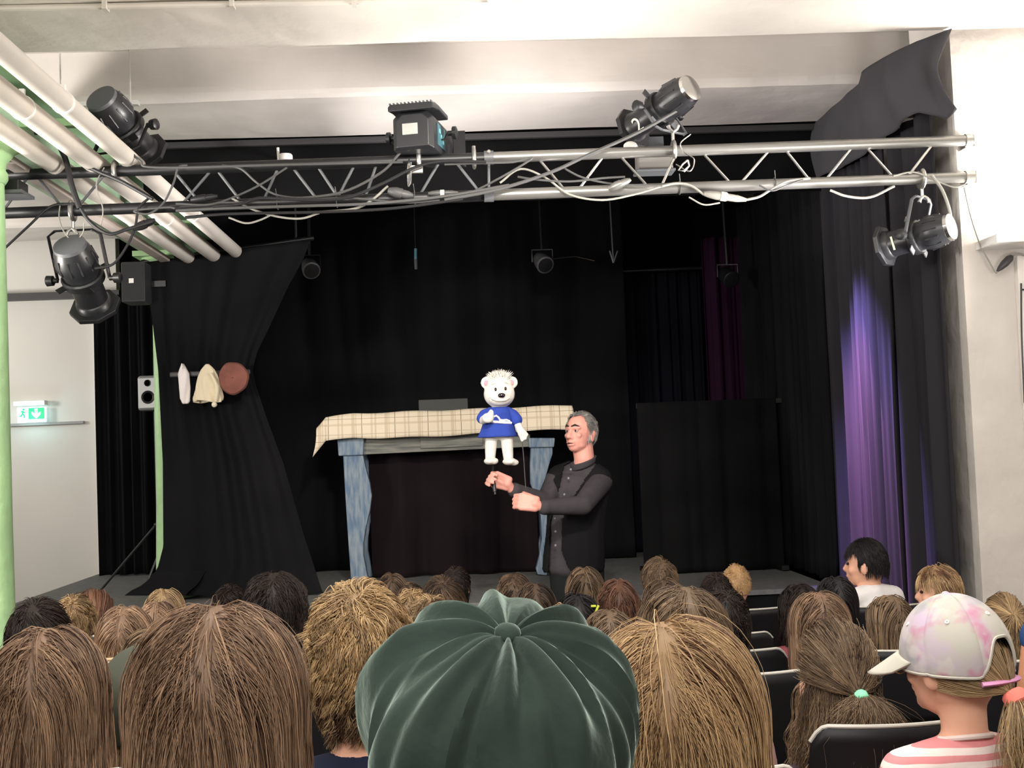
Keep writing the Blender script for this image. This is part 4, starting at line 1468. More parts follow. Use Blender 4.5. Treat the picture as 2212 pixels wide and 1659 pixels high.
def np_object(name, parts, material, parent=None):
    vs, fs, ts = [], [], []
    off = 0
    for V, F, T in parts:
        vs.append(V)
        fs.append(F + off)
        ts.append(T)
        off += len(V)
    V = np.concatenate(vs).astype(np.float32)
    F = np.concatenate(fs).astype(np.int32)
    T = np.concatenate(ts).astype(np.float32)
    me = bpy.data.meshes.new(name)
    me.vertices.add(len(V))
    me.vertices.foreach_set('co', V.ravel())
    me.loops.add(F.size)
    me.loops.foreach_set('vertex_index', F.ravel())
    me.polygons.add(len(F))
    me.polygons.foreach_set('loop_start', np.arange(0, F.size, 4, dtype=np.int32))
    me.polygons.foreach_set('use_smooth', np.ones(len(F), bool))
    at = me.attributes.new('tone', 'FLOAT', 'POINT')
    at.data.foreach_set('value', T)
    me.update(calc_edges=True)
    me.materials.append(material)
    o = bpy.data.objects.new(name, me)
    COL.objects.link(o)
    if parent is not None:
        o.parent = parent
    return o


def hair(parent, hc, RR, material, seed, n=1500, K=10, style='long', L=0.35, rad=0.0011, yaw=0.0, torso=None,
         wave=0.0, freq=40.0, clump=0.55, nclump=None, spread=0.0, puff=0.05, tie=None, tail=0.16, keep_loose=0.0, zmin=-0.55, lift=0.0,
         tone_bias=0.0, part_x=0.0, face=0.30, crown=(0, -0.45, 0.9), shell=True, under=0.0, tailspread=0.05, fz=0.35, temple=0.05):
    """hc: head centre in parent's space; yaw: heading, positive turns to the left"""
    rng = np.random.default_rng(seed)
    RR = np.array(RR)
    tc = TR = None
    if torso is not None:
        tc, TR = np.array(torso[0]), np.array(torso[1])
    mode = {'long': 'part', 'bob': 'part', 'short': 'crown', 'curly': 'crown', 'pony': 'crown', 'swept': 'back', 'buzz': 'crown'}[style]
    parts = []

    def run(roots, Ls, hh, KK, jitter):
        p = sim(roots, Ls, KK, hh, RR, mode, tc, TR, spread=spread, part_x=part_x, crown=crown, lift=lift, rng=(rng if jitter else None))
        return p

    roots = scalp_roots(n, RR, rng, zmin=zmin, face=face, fz=fz, temple=temple)
    if keep_loose and style == 'pony':
        loose = (roots[:, 2] / RR[2] < keep_loose)
    else:
        loose = np.zeros(n, bool)
    hh = np.abs(rng.normal(0.03, puff, n)) + 0.01
    Ls = L * rng.uniform(0.8, 1.08, n)
    # lower roots are shorter for long layered hair so ends meet near one line
    if style in ('long', 'bob'):
        Ls = Ls - 0.35 * (RR[2] - roots[:, 2]) * (roots[:, 2] < 0.6 * RR[2]) * 0.5
        Ls = np.maximum(Ls, 0.05)
    paths = run(roots, Ls, hh, K, True)
    m = nclump or max(12, n // 22)
    gi = rng.choice(n, m, replace=False)
    # nearest guide
    near = np.zeros(n, int)
    for s0 in range(0, n, 2000):
        d = np.linalg.norm(roots[s0:s0 + 2000, None] - roots[gi][None], axis=2)
        near[s0:s0 + 2000] = np.argmin(d + rng.normal(0, 0.004, d.shape), 1)
    s = np.linspace(0, 1, K + 1)
    if style == 'pony':
        T = np.array(tie)
        # first half: along the head surface to the tie, second: the tail
        K1 = K // 2
        u = np.linspace(0, 1, K1 + 1)[None, :, None]
        a = nrm(roots / RR)[:, None]
        b = nrm(T / RR)[None, None]
        q = nrm(a * (1 - u) + b * u + 1e-6)
        rr_ = (1.0 + hh[:, None, None] * (1 - u) + (np.linalg.norm(T / RR) - 1.0) * u ** 2)
        head = q * RR * np.maximum(rr_, 1.0)
        out = nrm(T * np.array([1, 1, 0.2]))
        v = np.linspace(0, 1, K - K1 + 1)[None, 1:, None]
        sp = rng.normal(0, 1, (n, 3))
        tl = tail * rng.uniform(0.75, 1.05, n)[:, None, None]
        prof = np.sin(np.clip(v * 1.25, 0, 1) * math.pi / 2)
        tp = T[None, None] + out[None, None] * tl * 0.30 * (1 - np.exp(-3 * v)) + np.array([0, 0, -1.0])[None, None] * tl * (v ** 1.35) + sp[:, None] * np.array([1.0, 0.7, 0.25]) * tailspread * prof
        pp = np.concatenate([head, tp], 1)
        paths = np.where(loose[:, None, None], paths, pp)
    g = paths[gi][near]
    cf = (clump * s ** 0.8)[None, :, None]
    if style != 'pony':
        off = (paths[:, :1] - g[:, :1]) * 0.35
        paths = paths * (1 - cf) + (g + off) * cf
    # waves
    if wave:
        ph = rng.uniform(0, 6.28, m)[near] + rng.normal(0, 0.35, n)
        fq = freq * rng.uniform(0.8, 1.2, m)[near]
        sl = s[None] * (Ls if style != 'pony' else L)[:, None] if style != 'pony' else s[None] * L * np.ones((n, 1))
        t = nrm(np.gradient(paths, axis=1))
        n1 = nrm(np.cross(t, np.array([0.2, 0.1, 1.0])))
        n2 = np.cross(t, n1)
        am = wave * (0.25 + s[None]) * rng.uniform(0.5, 1.3, m)[near][:, None]
        paths = paths + (n1 * np.cos(ph[:, None] + fq[:, None] * sl)[..., None] + 0.6 * n2 * np.sin(ph[:, None] + fq[:, None] * sl)[..., None]) * am[..., None]
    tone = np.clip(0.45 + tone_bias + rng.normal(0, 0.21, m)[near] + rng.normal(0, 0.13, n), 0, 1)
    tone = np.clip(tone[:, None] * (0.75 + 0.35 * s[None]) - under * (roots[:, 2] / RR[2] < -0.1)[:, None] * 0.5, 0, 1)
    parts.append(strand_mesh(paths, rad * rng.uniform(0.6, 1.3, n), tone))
    if shell:
        # opaque under layer: scalp dome plus hanging sheet
        nu, nv = 40, 16
        th = np.linspace(0.02, 1, nv)
        ph = np.linspace(0, 2 * math.pi, nu, endpoint=False)
        G = np.zeros((nu, nv, 3))
        for i, p_ in enumerate(ph):
            fy = math.sin(p_)  # +1 front
            tmax = 1.05 if fy > 0.35 else (1.35 + (0.35 - fy) * 0.75 if fy > -0.35 else 2.0)
            if fy > 0.35:
                tmax = min(1.18, math.acos(min(0.99, fz + 0.08)))
            tt = th * min(tmax, 2.1)
            G[i, :, 0] = np.sin(tt) * math.cos(p_)
            G[i, :, 1] = np.sin(tt) * fy
            G[i, :, 2] = np.cos(tt)
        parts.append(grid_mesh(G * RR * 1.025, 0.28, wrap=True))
        if style in ('long', 'bob') or (style == 'pony' and keep_loose):
            ph = np.linspace(R(-205), R(25), 44)
            rt = np.stack([np.cos(ph) * 0.995, np.sin(ph) * 0.995, np.full(44, 0.08)], 1) * RR
            Lsh = np.full(44, (L - 0.03) * 0.86 - RR[2] * 0.7)
            Lsh = np.maximum(Lsh, 0.05)
            sp = sim(rt, Lsh, 14, np.full(44, 0.015), RR, 'part', tc, TR, spread=spread)
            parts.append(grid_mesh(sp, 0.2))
    c, sn = math.cos(yaw), math.sin(yaw)
    Mr = np.array([[c, -sn, 0], [sn, c, 0], [0, 0, 1]])
    outp = []
    for V, Fc, T in parts:
        outp.append((V @ Mr.T + np.array(hc), Fc, T))
    return np_object('hair', outp, material, parent)


# ================================================================== the puppeteer
M_skin = mat('skin_face', '#d8988a', 0.5, spec=0.4, var=0.02, vscale=8)
M_shirt = mat('dark_shirt', '#3e3a3d', 0.85, spec=0.2, var=0.1, vscale=14, bump=0.3, bscale=25, bdist=0.008)
M_vest = mat('black_vest', '#141416', 0.9, spec=0.15)
M_trous = mat('dark_trousers', '#1f2222', 0.9, spec=0.1)
YM = 6.8
man = thing('person', 'grey haired man in black waistcoat working the white bear puppet before the stage', 'person', (P(1245, 1200, YM).x, YM, 0))
man_base_z = 0.0
k = YM / F_PX


def Q(px, py, dy=0.0):
    """point at pixel of the figure's plane, moved dy in depth (positive away)"""
    return P(px, py, YM + dy)


bm_ = MB()
# head (faces left and slightly up, three quarter view)
hc = Q(1254, 936)
hs = 0.0022 * 1.16
fd = Vector((-0.68, -0.72, 0.12)).normalized()   # facing
sd = fd.cross(Vector((0, 0, 1))).normalized()
hu = sd.cross(fd).normalized()
HM = Matrix((sd, fd, hu)).transposed()


def H(x, y, z):
    return hc + HM @ Vector((x, y, z))


bm_.ell(H(0, -0.005, 0.025), (0.076, 0.095, 0.088), HM)
bm_.ell(H(0, 0.025, -0.035), (0.062, 0.070, 0.078), HM)
bm_.ell(H(0, 0.052, -0.085), (0.034, 0.034, 0.026), HM)          # chin
bm_.ell(H(0, 0.03, -0.072), (0.058, 0.05, 0.03), HM)             # jaw
bm_.chain([H(0, 0.086, 0.012), H(0, 0.098, -0.012), H(0, 0.107, -0.028)], [0.010, 0.012, 0.015])
for s_ in (-1, 1):
    bm_.ell(H(s_ * 0.014, 0.095, -0.033), 0.010)
    bm_.ell(H(s_ * 0.034, 0.066, -0.02), (0.024, 0.02, 0.02), HM)    # cheek
    bm_.chain([H(s_ * 0.01, 0.089, 0.022), H(s_ * 0.045, 0.072, 0.024)], [0.011, 0.010])   # brow ridge
    bm_.ell(H(s_ * 0.079, -0.01, -0.018), (0.009, 0.02, 0.034), HM)  # ear
    bm_.ell(H(s_ * 0.085, -0.016, -0.004), (0.007, 0.018, 0.018), HM)
bm_.chain([H(-0.022, 0.090, -0.060), H(0, 0.099, -0.057), H(0.022, 0.090, -0.060)], [0.006, 0.008, 0.006])
bm_.chain([H(-0.02, 0.086, -0.074), H(0, 0.094, -0.075), H(0.02, 0.086, -0.074)], [0.006, 0.008, 0.006])
# neck and torso
bm_.chain([H(0, -0.02, -0.06), Q(1262, 992), Q(1262, 1015, 0.02)], [0.060, 0.058, 0.065], 16)
sh1, sh2 = Q(1203, 1036, 0.07), Q(1298, 1040, -0.02)
bm_.chain([Q(1262, 1015, 0.02), sh1], [0.06, 0.055])
bm_.chain([Q(1262, 1015, 0.02), sh2], [0.06, 0.06])
for py, wx, wy, px in ((1050, 0.17, 0.115, 1252), (1090, 0.165, 0.12, 1249), (1130, 0.155, 0.12, 1247), (1170, 0.15, 0.12, 1244), (1210, 0.155, 0.12, 1242)):
    bm_.ell(Q(px, py, 0.02), (wx * 0.9, wy * 0.9, 0.09))
# arms: his left (nearer), his right (farther)
elbN, wrN = Q(1258, 1092, -0.30), Q(1170, 1096, -0.42)
elbF, wrF = Q(1178, 1084, -0.10), Q(1104, 1056, -0.26)
bm_.chain([sh2, elbN, wrN], [0.052, 0.042, 0.026], 14)
bm_.chain([sh1, elbF, wrF], [0.050, 0.040, 0.026], 14)
# legs
feet = []
for s_, px in ((-1, 1222), (1, 1268)):
    hip = Q(px, 1222, 0.03)
    kn = Vector((hip.x + s_ * 0.02, hip.y - 0.06, hip.z * 0.56))
    an = Vector((hip.x + s_ * 0.03, hip.y + 0.02, 0.09))
    bm_.chain([hip, kn, an], [0.085, 0.056, 0.04], 14)
    bm_.chain([an + Vector((0, 0.02, -0.045)), an + Vector((-0.07, -0.13, -0.055))], [0.038, 0.03])
    feet.append((hip, kn, an))


def hand(mb, wrist, palm_c, fdir, pdir, curl, thumb_up, sc=1.0):
    """fdir: knuckle direction, pdir: palm normal; fingers curl towards pdir"""
    fdir, pdir = fdir.normalized(), pdir.normalized()
    lat = fdir.cross(pdir).normalized()
    mb.chain([wrist, palm_c - fdir * 0.03 * sc], [0.024, 0.028])
    for i in range(5):
        a = (i - 2) * 0.016 * sc
        mb.chain([palm_c - fdir * 0.035 * sc + lat * a * 0.7, palm_c + fdir * 0.032 * sc + lat * a], [0.017 * sc, 0.013 * sc], 10)
    for i, (off, ln) in enumerate(((-1.5, 0.9), (-0.5, 1.05), (0.5, 1.0), (1.5, 0.8))):
        b0 = palm_c + fdir * 0.045 * sc + lat * off * 0.0195 * sc
        pts = [b0]
        ang = curl[i] * 0.3
        d = fdir
        for L_, da in ((0.040, curl[i] * 0.42), (0.026, curl[i] * 0.9), (0.020, curl[i] * 0.7)):
            ang += da
            d = (fdir * math.cos(ang) + pdir * math.sin(ang)).normalized()
            pts.append(pts[-1] + d * L_ * ln * sc)
        mb.chain(pts, [0.0098 * sc, 0.0092 * sc, 0.0085 * sc, 0.0075 * sc], 10)
    tb = palm_c - fdir * 0.028 * sc - lat * 0.024 * sc * thumb_up[0]
    t1 = tb + thumb_up[1] * 0.034 * sc
    t2 = t1 + (thumb_up[1] * 0.6 + thumb_up[2] * 0.7).normalized() * 0.03 * sc
    mb.chain([tb, t1, t2], [0.0145 * sc, 0.0115 * sc, 0.0095 * sc], 10)


cv = RIGHT
upw = Vector((0, 0, 1))
# near hand: loose fist, back of hand to the viewer
hand(bm_, wrN, Q(1142, 1086, -0.43), Vector((-1, 0, 0.22)), Vector((0.05, 0.95, -0.25)), (1.15, 1.2, 1.25, 1.25), (1, Vector((-0.85, 0.3, 0.5)), Vector((-0.7, 0.5, 0.25))), 1.12)
# far hand: gripping the control rod, index and thumb up
hand(bm_, wrF, Q(1083, 1040, -0.28), Vector((-0.9, -0.1, 0.35)), Vector((0.15, -0.95, -0.2)), (0.95, 1.1, 1.2, 1.25), (1, Vector((-0.55, -0.35, 0.75)), Vector((-0.8, 0.1, 0.3))), 1.08)
body = bm_.build('body', M_skin, man, remesh=0.0048, sm=3)
# clothes
mb = MB()
mb.chain([sh2, elbN, elbN.lerp(wrN, 0.93)], [0.068, 0.056, 0.040], 16)
mb.chain([sh1, elbF, elbF.lerp(wrF, 0.9)], [0.066, 0.054, 0.040], 16)
for pt in (elbN.lerp(wrN, 0.93), elbF.lerp(wrF, 0.9)):
    mb.ell(pt, 0.043)
TORSO = [(1045, (0.172, 0.115, 1252)), (1085, (0.168, 0.125, 1248)), (1125, (0.160, 0.125, 1245)), (1165, (0.157, 0.127, 1242)), (1200, (0.160, 0.127, 1240)), (1226, (0.158, 0.124, 1239))]
for py in range(1045, 1230, 9):
    wx, wy, px = interp(TORSO, py)
    mb.ell(Q(px, py, 0.015), (wx * 0.98, wy, 0.075))
mb.chain([Q(1262, 1018, 0.02), sh1], [0.075, 0.066])
mb.chain([Q(1262, 1018, 0.02), sh2], [0.075, 0.066])
shirt = mb.build('shirt', M_shirt, man, remesh=0.008, sm=6)
# stand collar
nb = Q(1262, 998, 0.01)
mb = MB()
ct = H(0, -0.02, -0.115)


def collar(u, v):
    a = u * 2 * math.pi
    r = 0.068 + 0.006 * v
    base = Q(1260, 1010, 0.0)
    gap = 0.0
    return Vector((base.x + r * math.cos(a), base.y + r * math.sin(a) * 0.95, base.z + 0.01 + v * 0.034 + 0.022 * math.cos(a) + 0.012 * math.sin(a)))


mb.grid(collar, 32, 4, wrap=True)
mb.build('collar', M_shirt, shirt, solid=0.006)
pl = [Q(1236, 1018, -0.125), Q(1222, 1060, -0.13), Q(1213, 1100, -0.135), Q(1207, 1150, -0.135), Q(1203, 1190, -0.13), Q(1202, 1222, -0.125)]
btns = [(1233, 1014, -.115), (1228, 1033, -.13), (1219, 1068, -.14), (1199, 1120, -.125), (1200, 1148, -.13), (1200, 1178, -.13)]
for px, py, dy in btns:
    c = Q(px, py, dy)
    MB().lathe([(0.006, -0.004), (0.006, 0.002), (0.0, 0.003)], c, (-0.2, -1, 0), n=10).build('button', mat('button_grey', '#77767a', 0.4), shirt)
# waistcoat: a shell just outside the shirt, open down the front
mb = MB()
for py in range(1045, 1230, 9):
    wx, wy, px = interp(TORSO, py)
    fl_ = max(0, py - 1130) / 100 * 0.012
    mb.ell(Q(px, py, 0.015), (wx * 0.98 + 0.011 + fl_, wy + 0.012 + fl_ * 0.5, 0.075))
mb.chain([Q(1262, 1018, 0.02), sh1.lerp(Q(1262, 1018, 0.02), 0.12)], [0.084, 0.077])
mb.chain([Q(1262, 1018, 0.02), sh2.lerp(Q(1262, 1018, 0.02), 0.12)], [0.084, 0.077])
ve = mb.build('waistcoat', M_vest, man, remesh=0.008, sm=6)
vl = [(990, 1222), (1020, 1215), (1060, 1206), (1100, 1196), (1130, 1188), (1240, 1184)]
vr = [(985, 1296), (1003, 1288), (1030, 1268), (1070, 1240), (1095, 1224), (1130, 1214), (1190, 1214), (1222, 1226), (1240, 1240)]
bme = bmesh.new()
bme.from_mesh(ve.data)
kill = []
cy = Q(1250, 1100, 0.02).y
for f in bme.faces:
    w = f.calc_center_median() + man.location
    d_ = w - CAM
    px = 1106 + F_PX * d_.dot(RIGHT) / d_.dot(FWD)
    py = 829.5 - F_PX * d_.dot(UP) / d_.dot(FWD)
    if w.y < cy - 0.01 and interp(vl, py) < px < interp(vr, py):
        kill.append(f)
    elif py > 1236 or (w - Q(1262, 1000, 0.02)).length < 0.085:
        kill.append(f)
bmesh.ops.delete(bme, geom=kill, context='FACES')
bme.to_mesh(ve.data)
bme.free()
md = ve.modifiers.new('solid', 'SOLIDIFY')
md.thickness = 0.006
md.offset = 0
mb = MB()
for hip, kn, an in feet:
    mb.chain([hip, kn, an], [0.098, 0.068, 0.055], 16)
mb.ell(Q(1240, 1222, 0.02), (0.15, 0.115, 0.1))
mb.build('trousers', M_trous, man, remesh=0.012, sm=5)
for hip, kn, an in feet:
    mb = MB()
    mb.chain([an + Vector((0, 0.03, -0.05)), an + Vector((-0.02, -0.03, -0.045)), an + Vector((-0.08, -0.15, -0.055))], [0.04, 0.045, 0.035], 12)
    o = mb.build('shoe', M_metalblack, man, remesh=0.008, sm=3)
# face details
mdark = mat('brow_dark', '#2a211e', 0.8)
for s_ in (-1, 1):
    MB().chain([H(s_ * 0.012, 0.098, 0.030), H(s_ * 0.03, 0.092, 0.037), H(s_ * 0.048, 0.077, 0.030)], [0.004, 0.0052, 0.003], 8).build('eyebrow', mdark, man)
    MB().ell(H(s_ * 0.030, 0.078, 0.004), (0.013, 0.010, 0.009), HM).build('eye', mat('eye_white', '#bda79d', 0.3), man)
    MB().ell(H(s_ * 0.030 - 0.002, 0.0865, 0.004), (0.0055, 0.004, 0.006), HM).build('iris', mdark, man)
    MB().chain([H(s_ * 0.018, 0.0855, 0.013), H(s_ * 0.031, 0.087, 0.015), H(s_ * 0.043, 0.080, 0.011)], [0.0035, 0.0042, 0.003], 8).build('eyelid', M_skin, man)
MB().chain([H(-0.02, 0.093, -0.066), H(0, 0.101, -0.066), H(0.02, 0.093, -0.066)], [0.002, 0.0055, 0.002], 8).build('mouth', mat('mouth_dark', '#5a2a26', 0.6), man)
hm = hair_material('hair_grey', '#3c3a3a', '#c9c4be', 0.5)
yaw_man = math.atan2(-fd.x, fd.y)
ho = hair(man, H(0, -0.005, 0.025) - man.location, (0.080, 0.099, 0.093), hm, 5, n=3600, K=7, style='short', L=0.03, rad=0.0011, yaw=yaw_man, clump=0.4, puff=0.05, zmin=-0.75, tone_bias=0.1, lift=0.12, crown=(0, 0.75, 0.7), face=0.42, fz=0.74, temple=0.25)
# control rods
t = thing('control_rod', 'thin black rod between the raised hand and the puppet', 'rod', Q(1066, 1050, -0.31))
MB().tube([Q(1070, 1068, -0.33), Q(1064, 1030, -0.31), Q(1066, 1000, -0.23)], 0.006, 8).build('rod', M_metalblack, t)
MB().tube([Q(1069, 1062, -0.328), Q(1065, 1036, -0.314)], 0.011, 10).build('grip', M_metalblack, t)

# ================================================================== the bear puppet
YB = 6.55
kb = YB / F_PX
M_fur = mat('white_plush', '#dedad3', 0.95, spec=0.1, bump=0.6, bscale=220, bdist=0.004, sheen=0.3)
M_blueplush = mat('blue_shirt', '#33489f', 0.9, spec=0.15, sheen=0.3, bump=0.3, bscale=150, bdist=0.002)


def B(px, py, dy=0.0):
    return P(px, py, YB + dy)


bear = thing('bear_puppet', 'white plush bear puppet in a blue shirt held up before the table', 'puppet', B(1083, 1003))
mb = MB()
mb.ell(B(1078.5, 851), (34 * kb, 28 * kb, 31 * kb))
mb.ell(B(1079, 833), (28 * kb, 25 * kb, 22 * kb))
mb.ell(B(1080, 862, -0.035), (25 * kb, 20 * kb, 15 * kb))
mb.ell(B(1082, 856, -0.055), (15 * kb, 13 * kb, 10 * kb))
for x, y in ((1052, 827), (1105, 826)):
    mb.ell(B(x, y, 0.01), (14 * kb, 6 * kb, 14 * kb))
mb.ell(B(1077, 905), (27 * kb, 20 * kb, 28 * kb))
mb.ell(B(1078, 930), (27 * kb, 21 * kb, 20 * kb))
# legs with feet
mb.chain([B(1062, 935), B(1060, 965), B(1059, 990)], [13.5 * kb, 13 * kb, 11 * kb])
mb.ell(B(1058, 996, -0.03), (13 * kb, 20 * kb, 8 * kb))
mb.ell(B(1066, 996, -0.04), (11 * kb, 12 * kb, 7.5 * kb))
mb.chain([B(1094, 935), B(1096, 965), B(1098, 990)], [14 * kb, 13 * kb, 11 * kb])
mb.ell(B(1101, 997, -0.03), (16 * kb, 18 * kb, 8 * kb))
mb.ell(B(1111, 999, -0.03), (10 * kb, 11 * kb, 7 * kb))
# arms
mb.chain([B(1050, 897), B(1043, 908, -0.06), B(1052, 903, -0.12)], [10 * kb, 9 * kb, 10 * kb])
mb.ell(B(1054, 903, -0.125), (13 * kb, 9 * kb, 11 * kb))
mb.ell(B(1061, 893, -0.125), (6 * kb, 6 * kb, 9 * kb))
mb.chain([B(1104, 895), B(1117, 912, -0.02), B(1124, 930, -0.04)], [9 * kb, 8 * kb, 8.5 * kb])
mb.ell(B(1127, 935, -0.045), (9 * kb, 7 * kb, 11 * kb))
mb.chain([B(1130, 930, -0.045), B(1138, 939, -0.05)], [4.5 * kb, 4 * kb])
mb.chain([B(1126, 940, -0.045), B(1128, 951, -0.05)], [5 * kb, 4 * kb])
mb.chain([B(1131, 939, -0.045), B(1135, 947, -0.05)], [4.5 * kb, 3.8 * kb])
mb.build('body', M_fur, bear, remesh=0.005, sm=4)
# shirt: flared tunic plus sleeves
mb = MB()


def tunic(u, v):
    a = u * 2 * math.pi
    py = 880 + 64 * v
    w = interp([(0, 18), (0.15, 27), (0.5, 31), (0.8, 36), (1, 41)], v) * kb
    d = interp([(0, 14), (0.15, 21), (0.5, 25), (1, 31)], v) * kb
    c = B(interp([(0, 1078), (1, 1075)], v), py)
    f = 1 + 0.05 * v * math.sin(6 * a + 1)
    return Vector((c.x + w * math.cos(a) * f, c.y + d * math.sin(a) * f, c.z))


mb.grid(tunic, 48, 14, wrap=True)
sh_ = mb.build('shirt', M_blueplush, bear, solid=0.006)
MB().chain([B(1060, 890), B(1046, 896, -0.02), B(1041, 904, -0.05)], [11 * kb, 12 * kb, 12 * kb]).build('sleeve', M_blueplush, sh_, remesh=0.006, sm=3)
MB().chain([B(1096, 890), B(1108, 897), B(1116, 907, -0.02)], [12 * kb, 13 * kb, 13 * kb]).build('sleeve', M_blueplush, sh_, remesh=0.006, sm=3)


def on_tunic(px, py, lift=0.004):
    v = (py - 880) / 64
    w = interp([(0, 18), (0.15, 27), (0.5, 31), (0.8, 36), (1, 41)], v) * kb
    d = interp([(0, 14), (0.15, 21), (0.5, 25), (1, 31)], v) * kb
    c = B(interp([(0, 1078), (1, 1075)], v), py)
    x = B(px, py).x - c.x
    s_ = math.sqrt(max(0.0, 1 - (x / w) ** 2))
    p = P(px, py, c.y - d * s_ * 1.04 - lift)
    return p


mb = MB()
mb.tube([on_tunic(x, 911 + (x - 1062) * 0.06) for x in range(1062, 1105, 3)], 3.0 * kb, 8)
mb.tube([on_tunic(x, y) for x, y in ((1067, 900), (1072, 898), (1077, 902), (1080, 907), (1086, 908), (1094, 907), (1101, 910))], 2.2 * kb, 8)
mb.build('shirt_emblem', mat('emblem_white', '#f4f2f4', 0.7), sh_)
for px, py in ((1070.5, 841), (1092, 839.5)):
    MB().ell(B(px, py, -0.066), (2.6 * kb, 2.6 * kb, 4.0 * kb)).build('eye', mat('bear_eye', '#2a1510', 0.25), bear)
MB().ell(B(1083.5, 854, -0.095), (8.0 * kb, 5 * kb, 5.2 * kb)).build('nose', mat('bear_nose', '#120a16', 0.18, spec=0.7), bear)
mb = MB().tube([B(x, y, dy) for x, y, dy in ((1058, 859, -.052), (1064, 864, -.072), (1072, 866.5, -.083), (1083, 867, -.089), (1093, 865.5, -.083), (1101, 861, -.068))], 0.9 * kb, 6)
mb.build('mouth', mat('bear_seam', '#9a948c', 0.9), bear)
for px, py in ((1051, 828), (1104.5, 827)):
    MB().ell(B(px, py, -0.006), (5.5 * kb, 3.2 * kb, 6.5 * kb)).build('inner_ear', mat('bear_pink', '#e59aa6', 0.9), bear)
for px, py, a in ((1068, 829, 0.3), (1092, 827, -0.25)):
    MB().tube([B(px - 6, py + 6 * a, -0.052), B(px, py - 1, -0.058), B(px + 6, py - 6 * a, -0.05)], 1.2 * kb, 6).build('eyebrow', mat('bear_brow', '#cfc8b4', 0.95), bear)
rng = np.random.default_rng(3)
n_ = 420
c0 = np.array(B(1080, 817) - bear.location)
rt = np.stack([rng.uniform(-17 * kb, 17 * kb, n_), rng.normal(0, 8 * kb, n_), rng.normal(0, 2 * kb, n_)], 1)
rt[:, 2] -= 0.5 * rt[:, 0] ** 2 / (24 * kb)
K_ = 5
dirs = nrm(np.stack([rt[:, 0] * 9 + rng.normal(0, 0.3, n_) - 0.15, rng.normal(0, 0.3, n_) - 0.1, np.full(n_, 0.9)], 1))
Lh = rng.uniform(0.025, 0.055, n_)
s_ = np.linspace(0, 1, K_ + 1)
pth = c0 + rt[:, None] + dirs[:, None] * (Lh[:, None] * s_[None])[..., None] + np.array([0.0, 0, -1])[None, None] * (0.006 * s_[None, :, None] ** 2) + (np.sign(rt[:, 0]) * 0.004)[:, None, None] * (s_[None, :, None] ** 2) * np.array([1, 0, 0])
V_, F_, T_ = strand_mesh(pth, np.full(n_, 0.0022), np.full((n_, K_ + 1), 0.8))
np_object('hair_tuft', [(V_, F_, T_)], hair_material('bear_tuft', '#bfb8ac', '#f6f2ea', 0.8), bear)
# hanging rods under the puppet
t = thing('hand_rod', 'thin dark rod hanging from the puppet beside the table leg', 'rod', B(1128, 952, -0.05))
MB().tube([B(1128, 950, -0.045), B(1132, 1000, 0.0), B(1136, 1062, 0.02)], 0.0025, 6).build('rod', M_lamptrim, t)

# ================================================================== chairs
M_chairblack = mat('chair_black', '#17171a', 0.5, spec=0.35)
M_edgeglint = mat('chair_edge_glint', '#c9c6bd', 0.4, spec=0.5)  # painted glint: light on the top edge put into a pale colour
M_chairwood = mat('chair_birch', '#d9c4a0', 0.55, var=0.1, vscale=4, color2='#c9ae86', streak=(1, 1, 8))


def make_chair(shell_mat, edge_mat, w=0.43):
    t = thing('shell_chair', 'chair', 'chair', (0, 0, 0))

    def back(u, v):
        x = (u - 0.5) * w * (1 - 0.10 * v)
        y = -0.19 - 0.05 * v + 0.045 * (2 * abs(u - 0.5)) ** 2
        round_ = max(0.0, (abs(u - 0.5) - 0.40) / 0.10)
        z = 0.50 + (0.30 - 0.035 * round_ ** 2) * v
        return Vector((x, y, z))
    MB().grid(back, 24, 10).build('backrest', shell_mat, t, world=False, solid=0.014)
    pts = [back(u / 30, 1.0) + Vector((0, 0, 0.004)) for u in range(31)]
    MB().tube(pts, 0.0055, 8, flat=0.9).build('edge_line', edge_mat, t, world=False)  # on black chairs this tube draws the light caught along the top edge

    def seat(u, v):
        return Vector(((u - 0.5) * w * (0.92 + 0.08 * math.sin(v * 3)), -0.19 + 0.40 * v, 0.44 - 0.012 * math.sin(math.pi * v) + 0.01 * (2 * abs(u - .5)) ** 2 - 0.02 * max(0, v - .9) * 10))
    MB().grid(seat, 16, 12).build('seat', shell_mat, t, world=False, solid=0.014)
    mb = MB()
    for s in (-1, 1):
        mb.tube([(s * 0.15, -0.17, 0.42), (s * 0.15, -0.205, 0.55)], 0.011, 8)
    mb.build('back_support', M_chrome, t, world=False)
    for sx in (-1, 1):
        for sy, y0 in ((-1, -0.15), (1, 0.15)):
            MB().tube([(sx * 0.14, y0, 0.425), (sx * 0.19, y0 + sy * 0.05, 0.0)], 0.01, 8).build('leg', M_chrome, t, world=False)
    return t


_protos = {}


def chair(x, y, scale_z, label, kind='black', width=1.0):
    if kind not in _protos:
        t = make_chair(M_chairblack if kind == 'black' else M_chairwood, M_edgeglint if kind == 'black' else M_chairwood)
        _protos[kind] = t
    else:
        p = _protos[kind]
        t = p.copy()
        COL.objects.link(t)
        for ch in list(p.children):
            c = ch.copy()
            COL.objects.link(c)
            c.parent = t
    t.location = (x, y, 0)
    t.scale = (width, min(1, width), scale_z)
    t['label'] = label
    t['category'] = 'chair'
    t['group'] = 'chairs of the audience'
    return t


# ================================================================== audience
SKINS = {'fair': mat('skin_fair', '#dfa98f', 0.55, spec=0.35, var=0.04, vscale=15), 'tan': mat('skin_tan', '#c98d6c', 0.55, spec=0.35, var=0.04, vscale=15)}


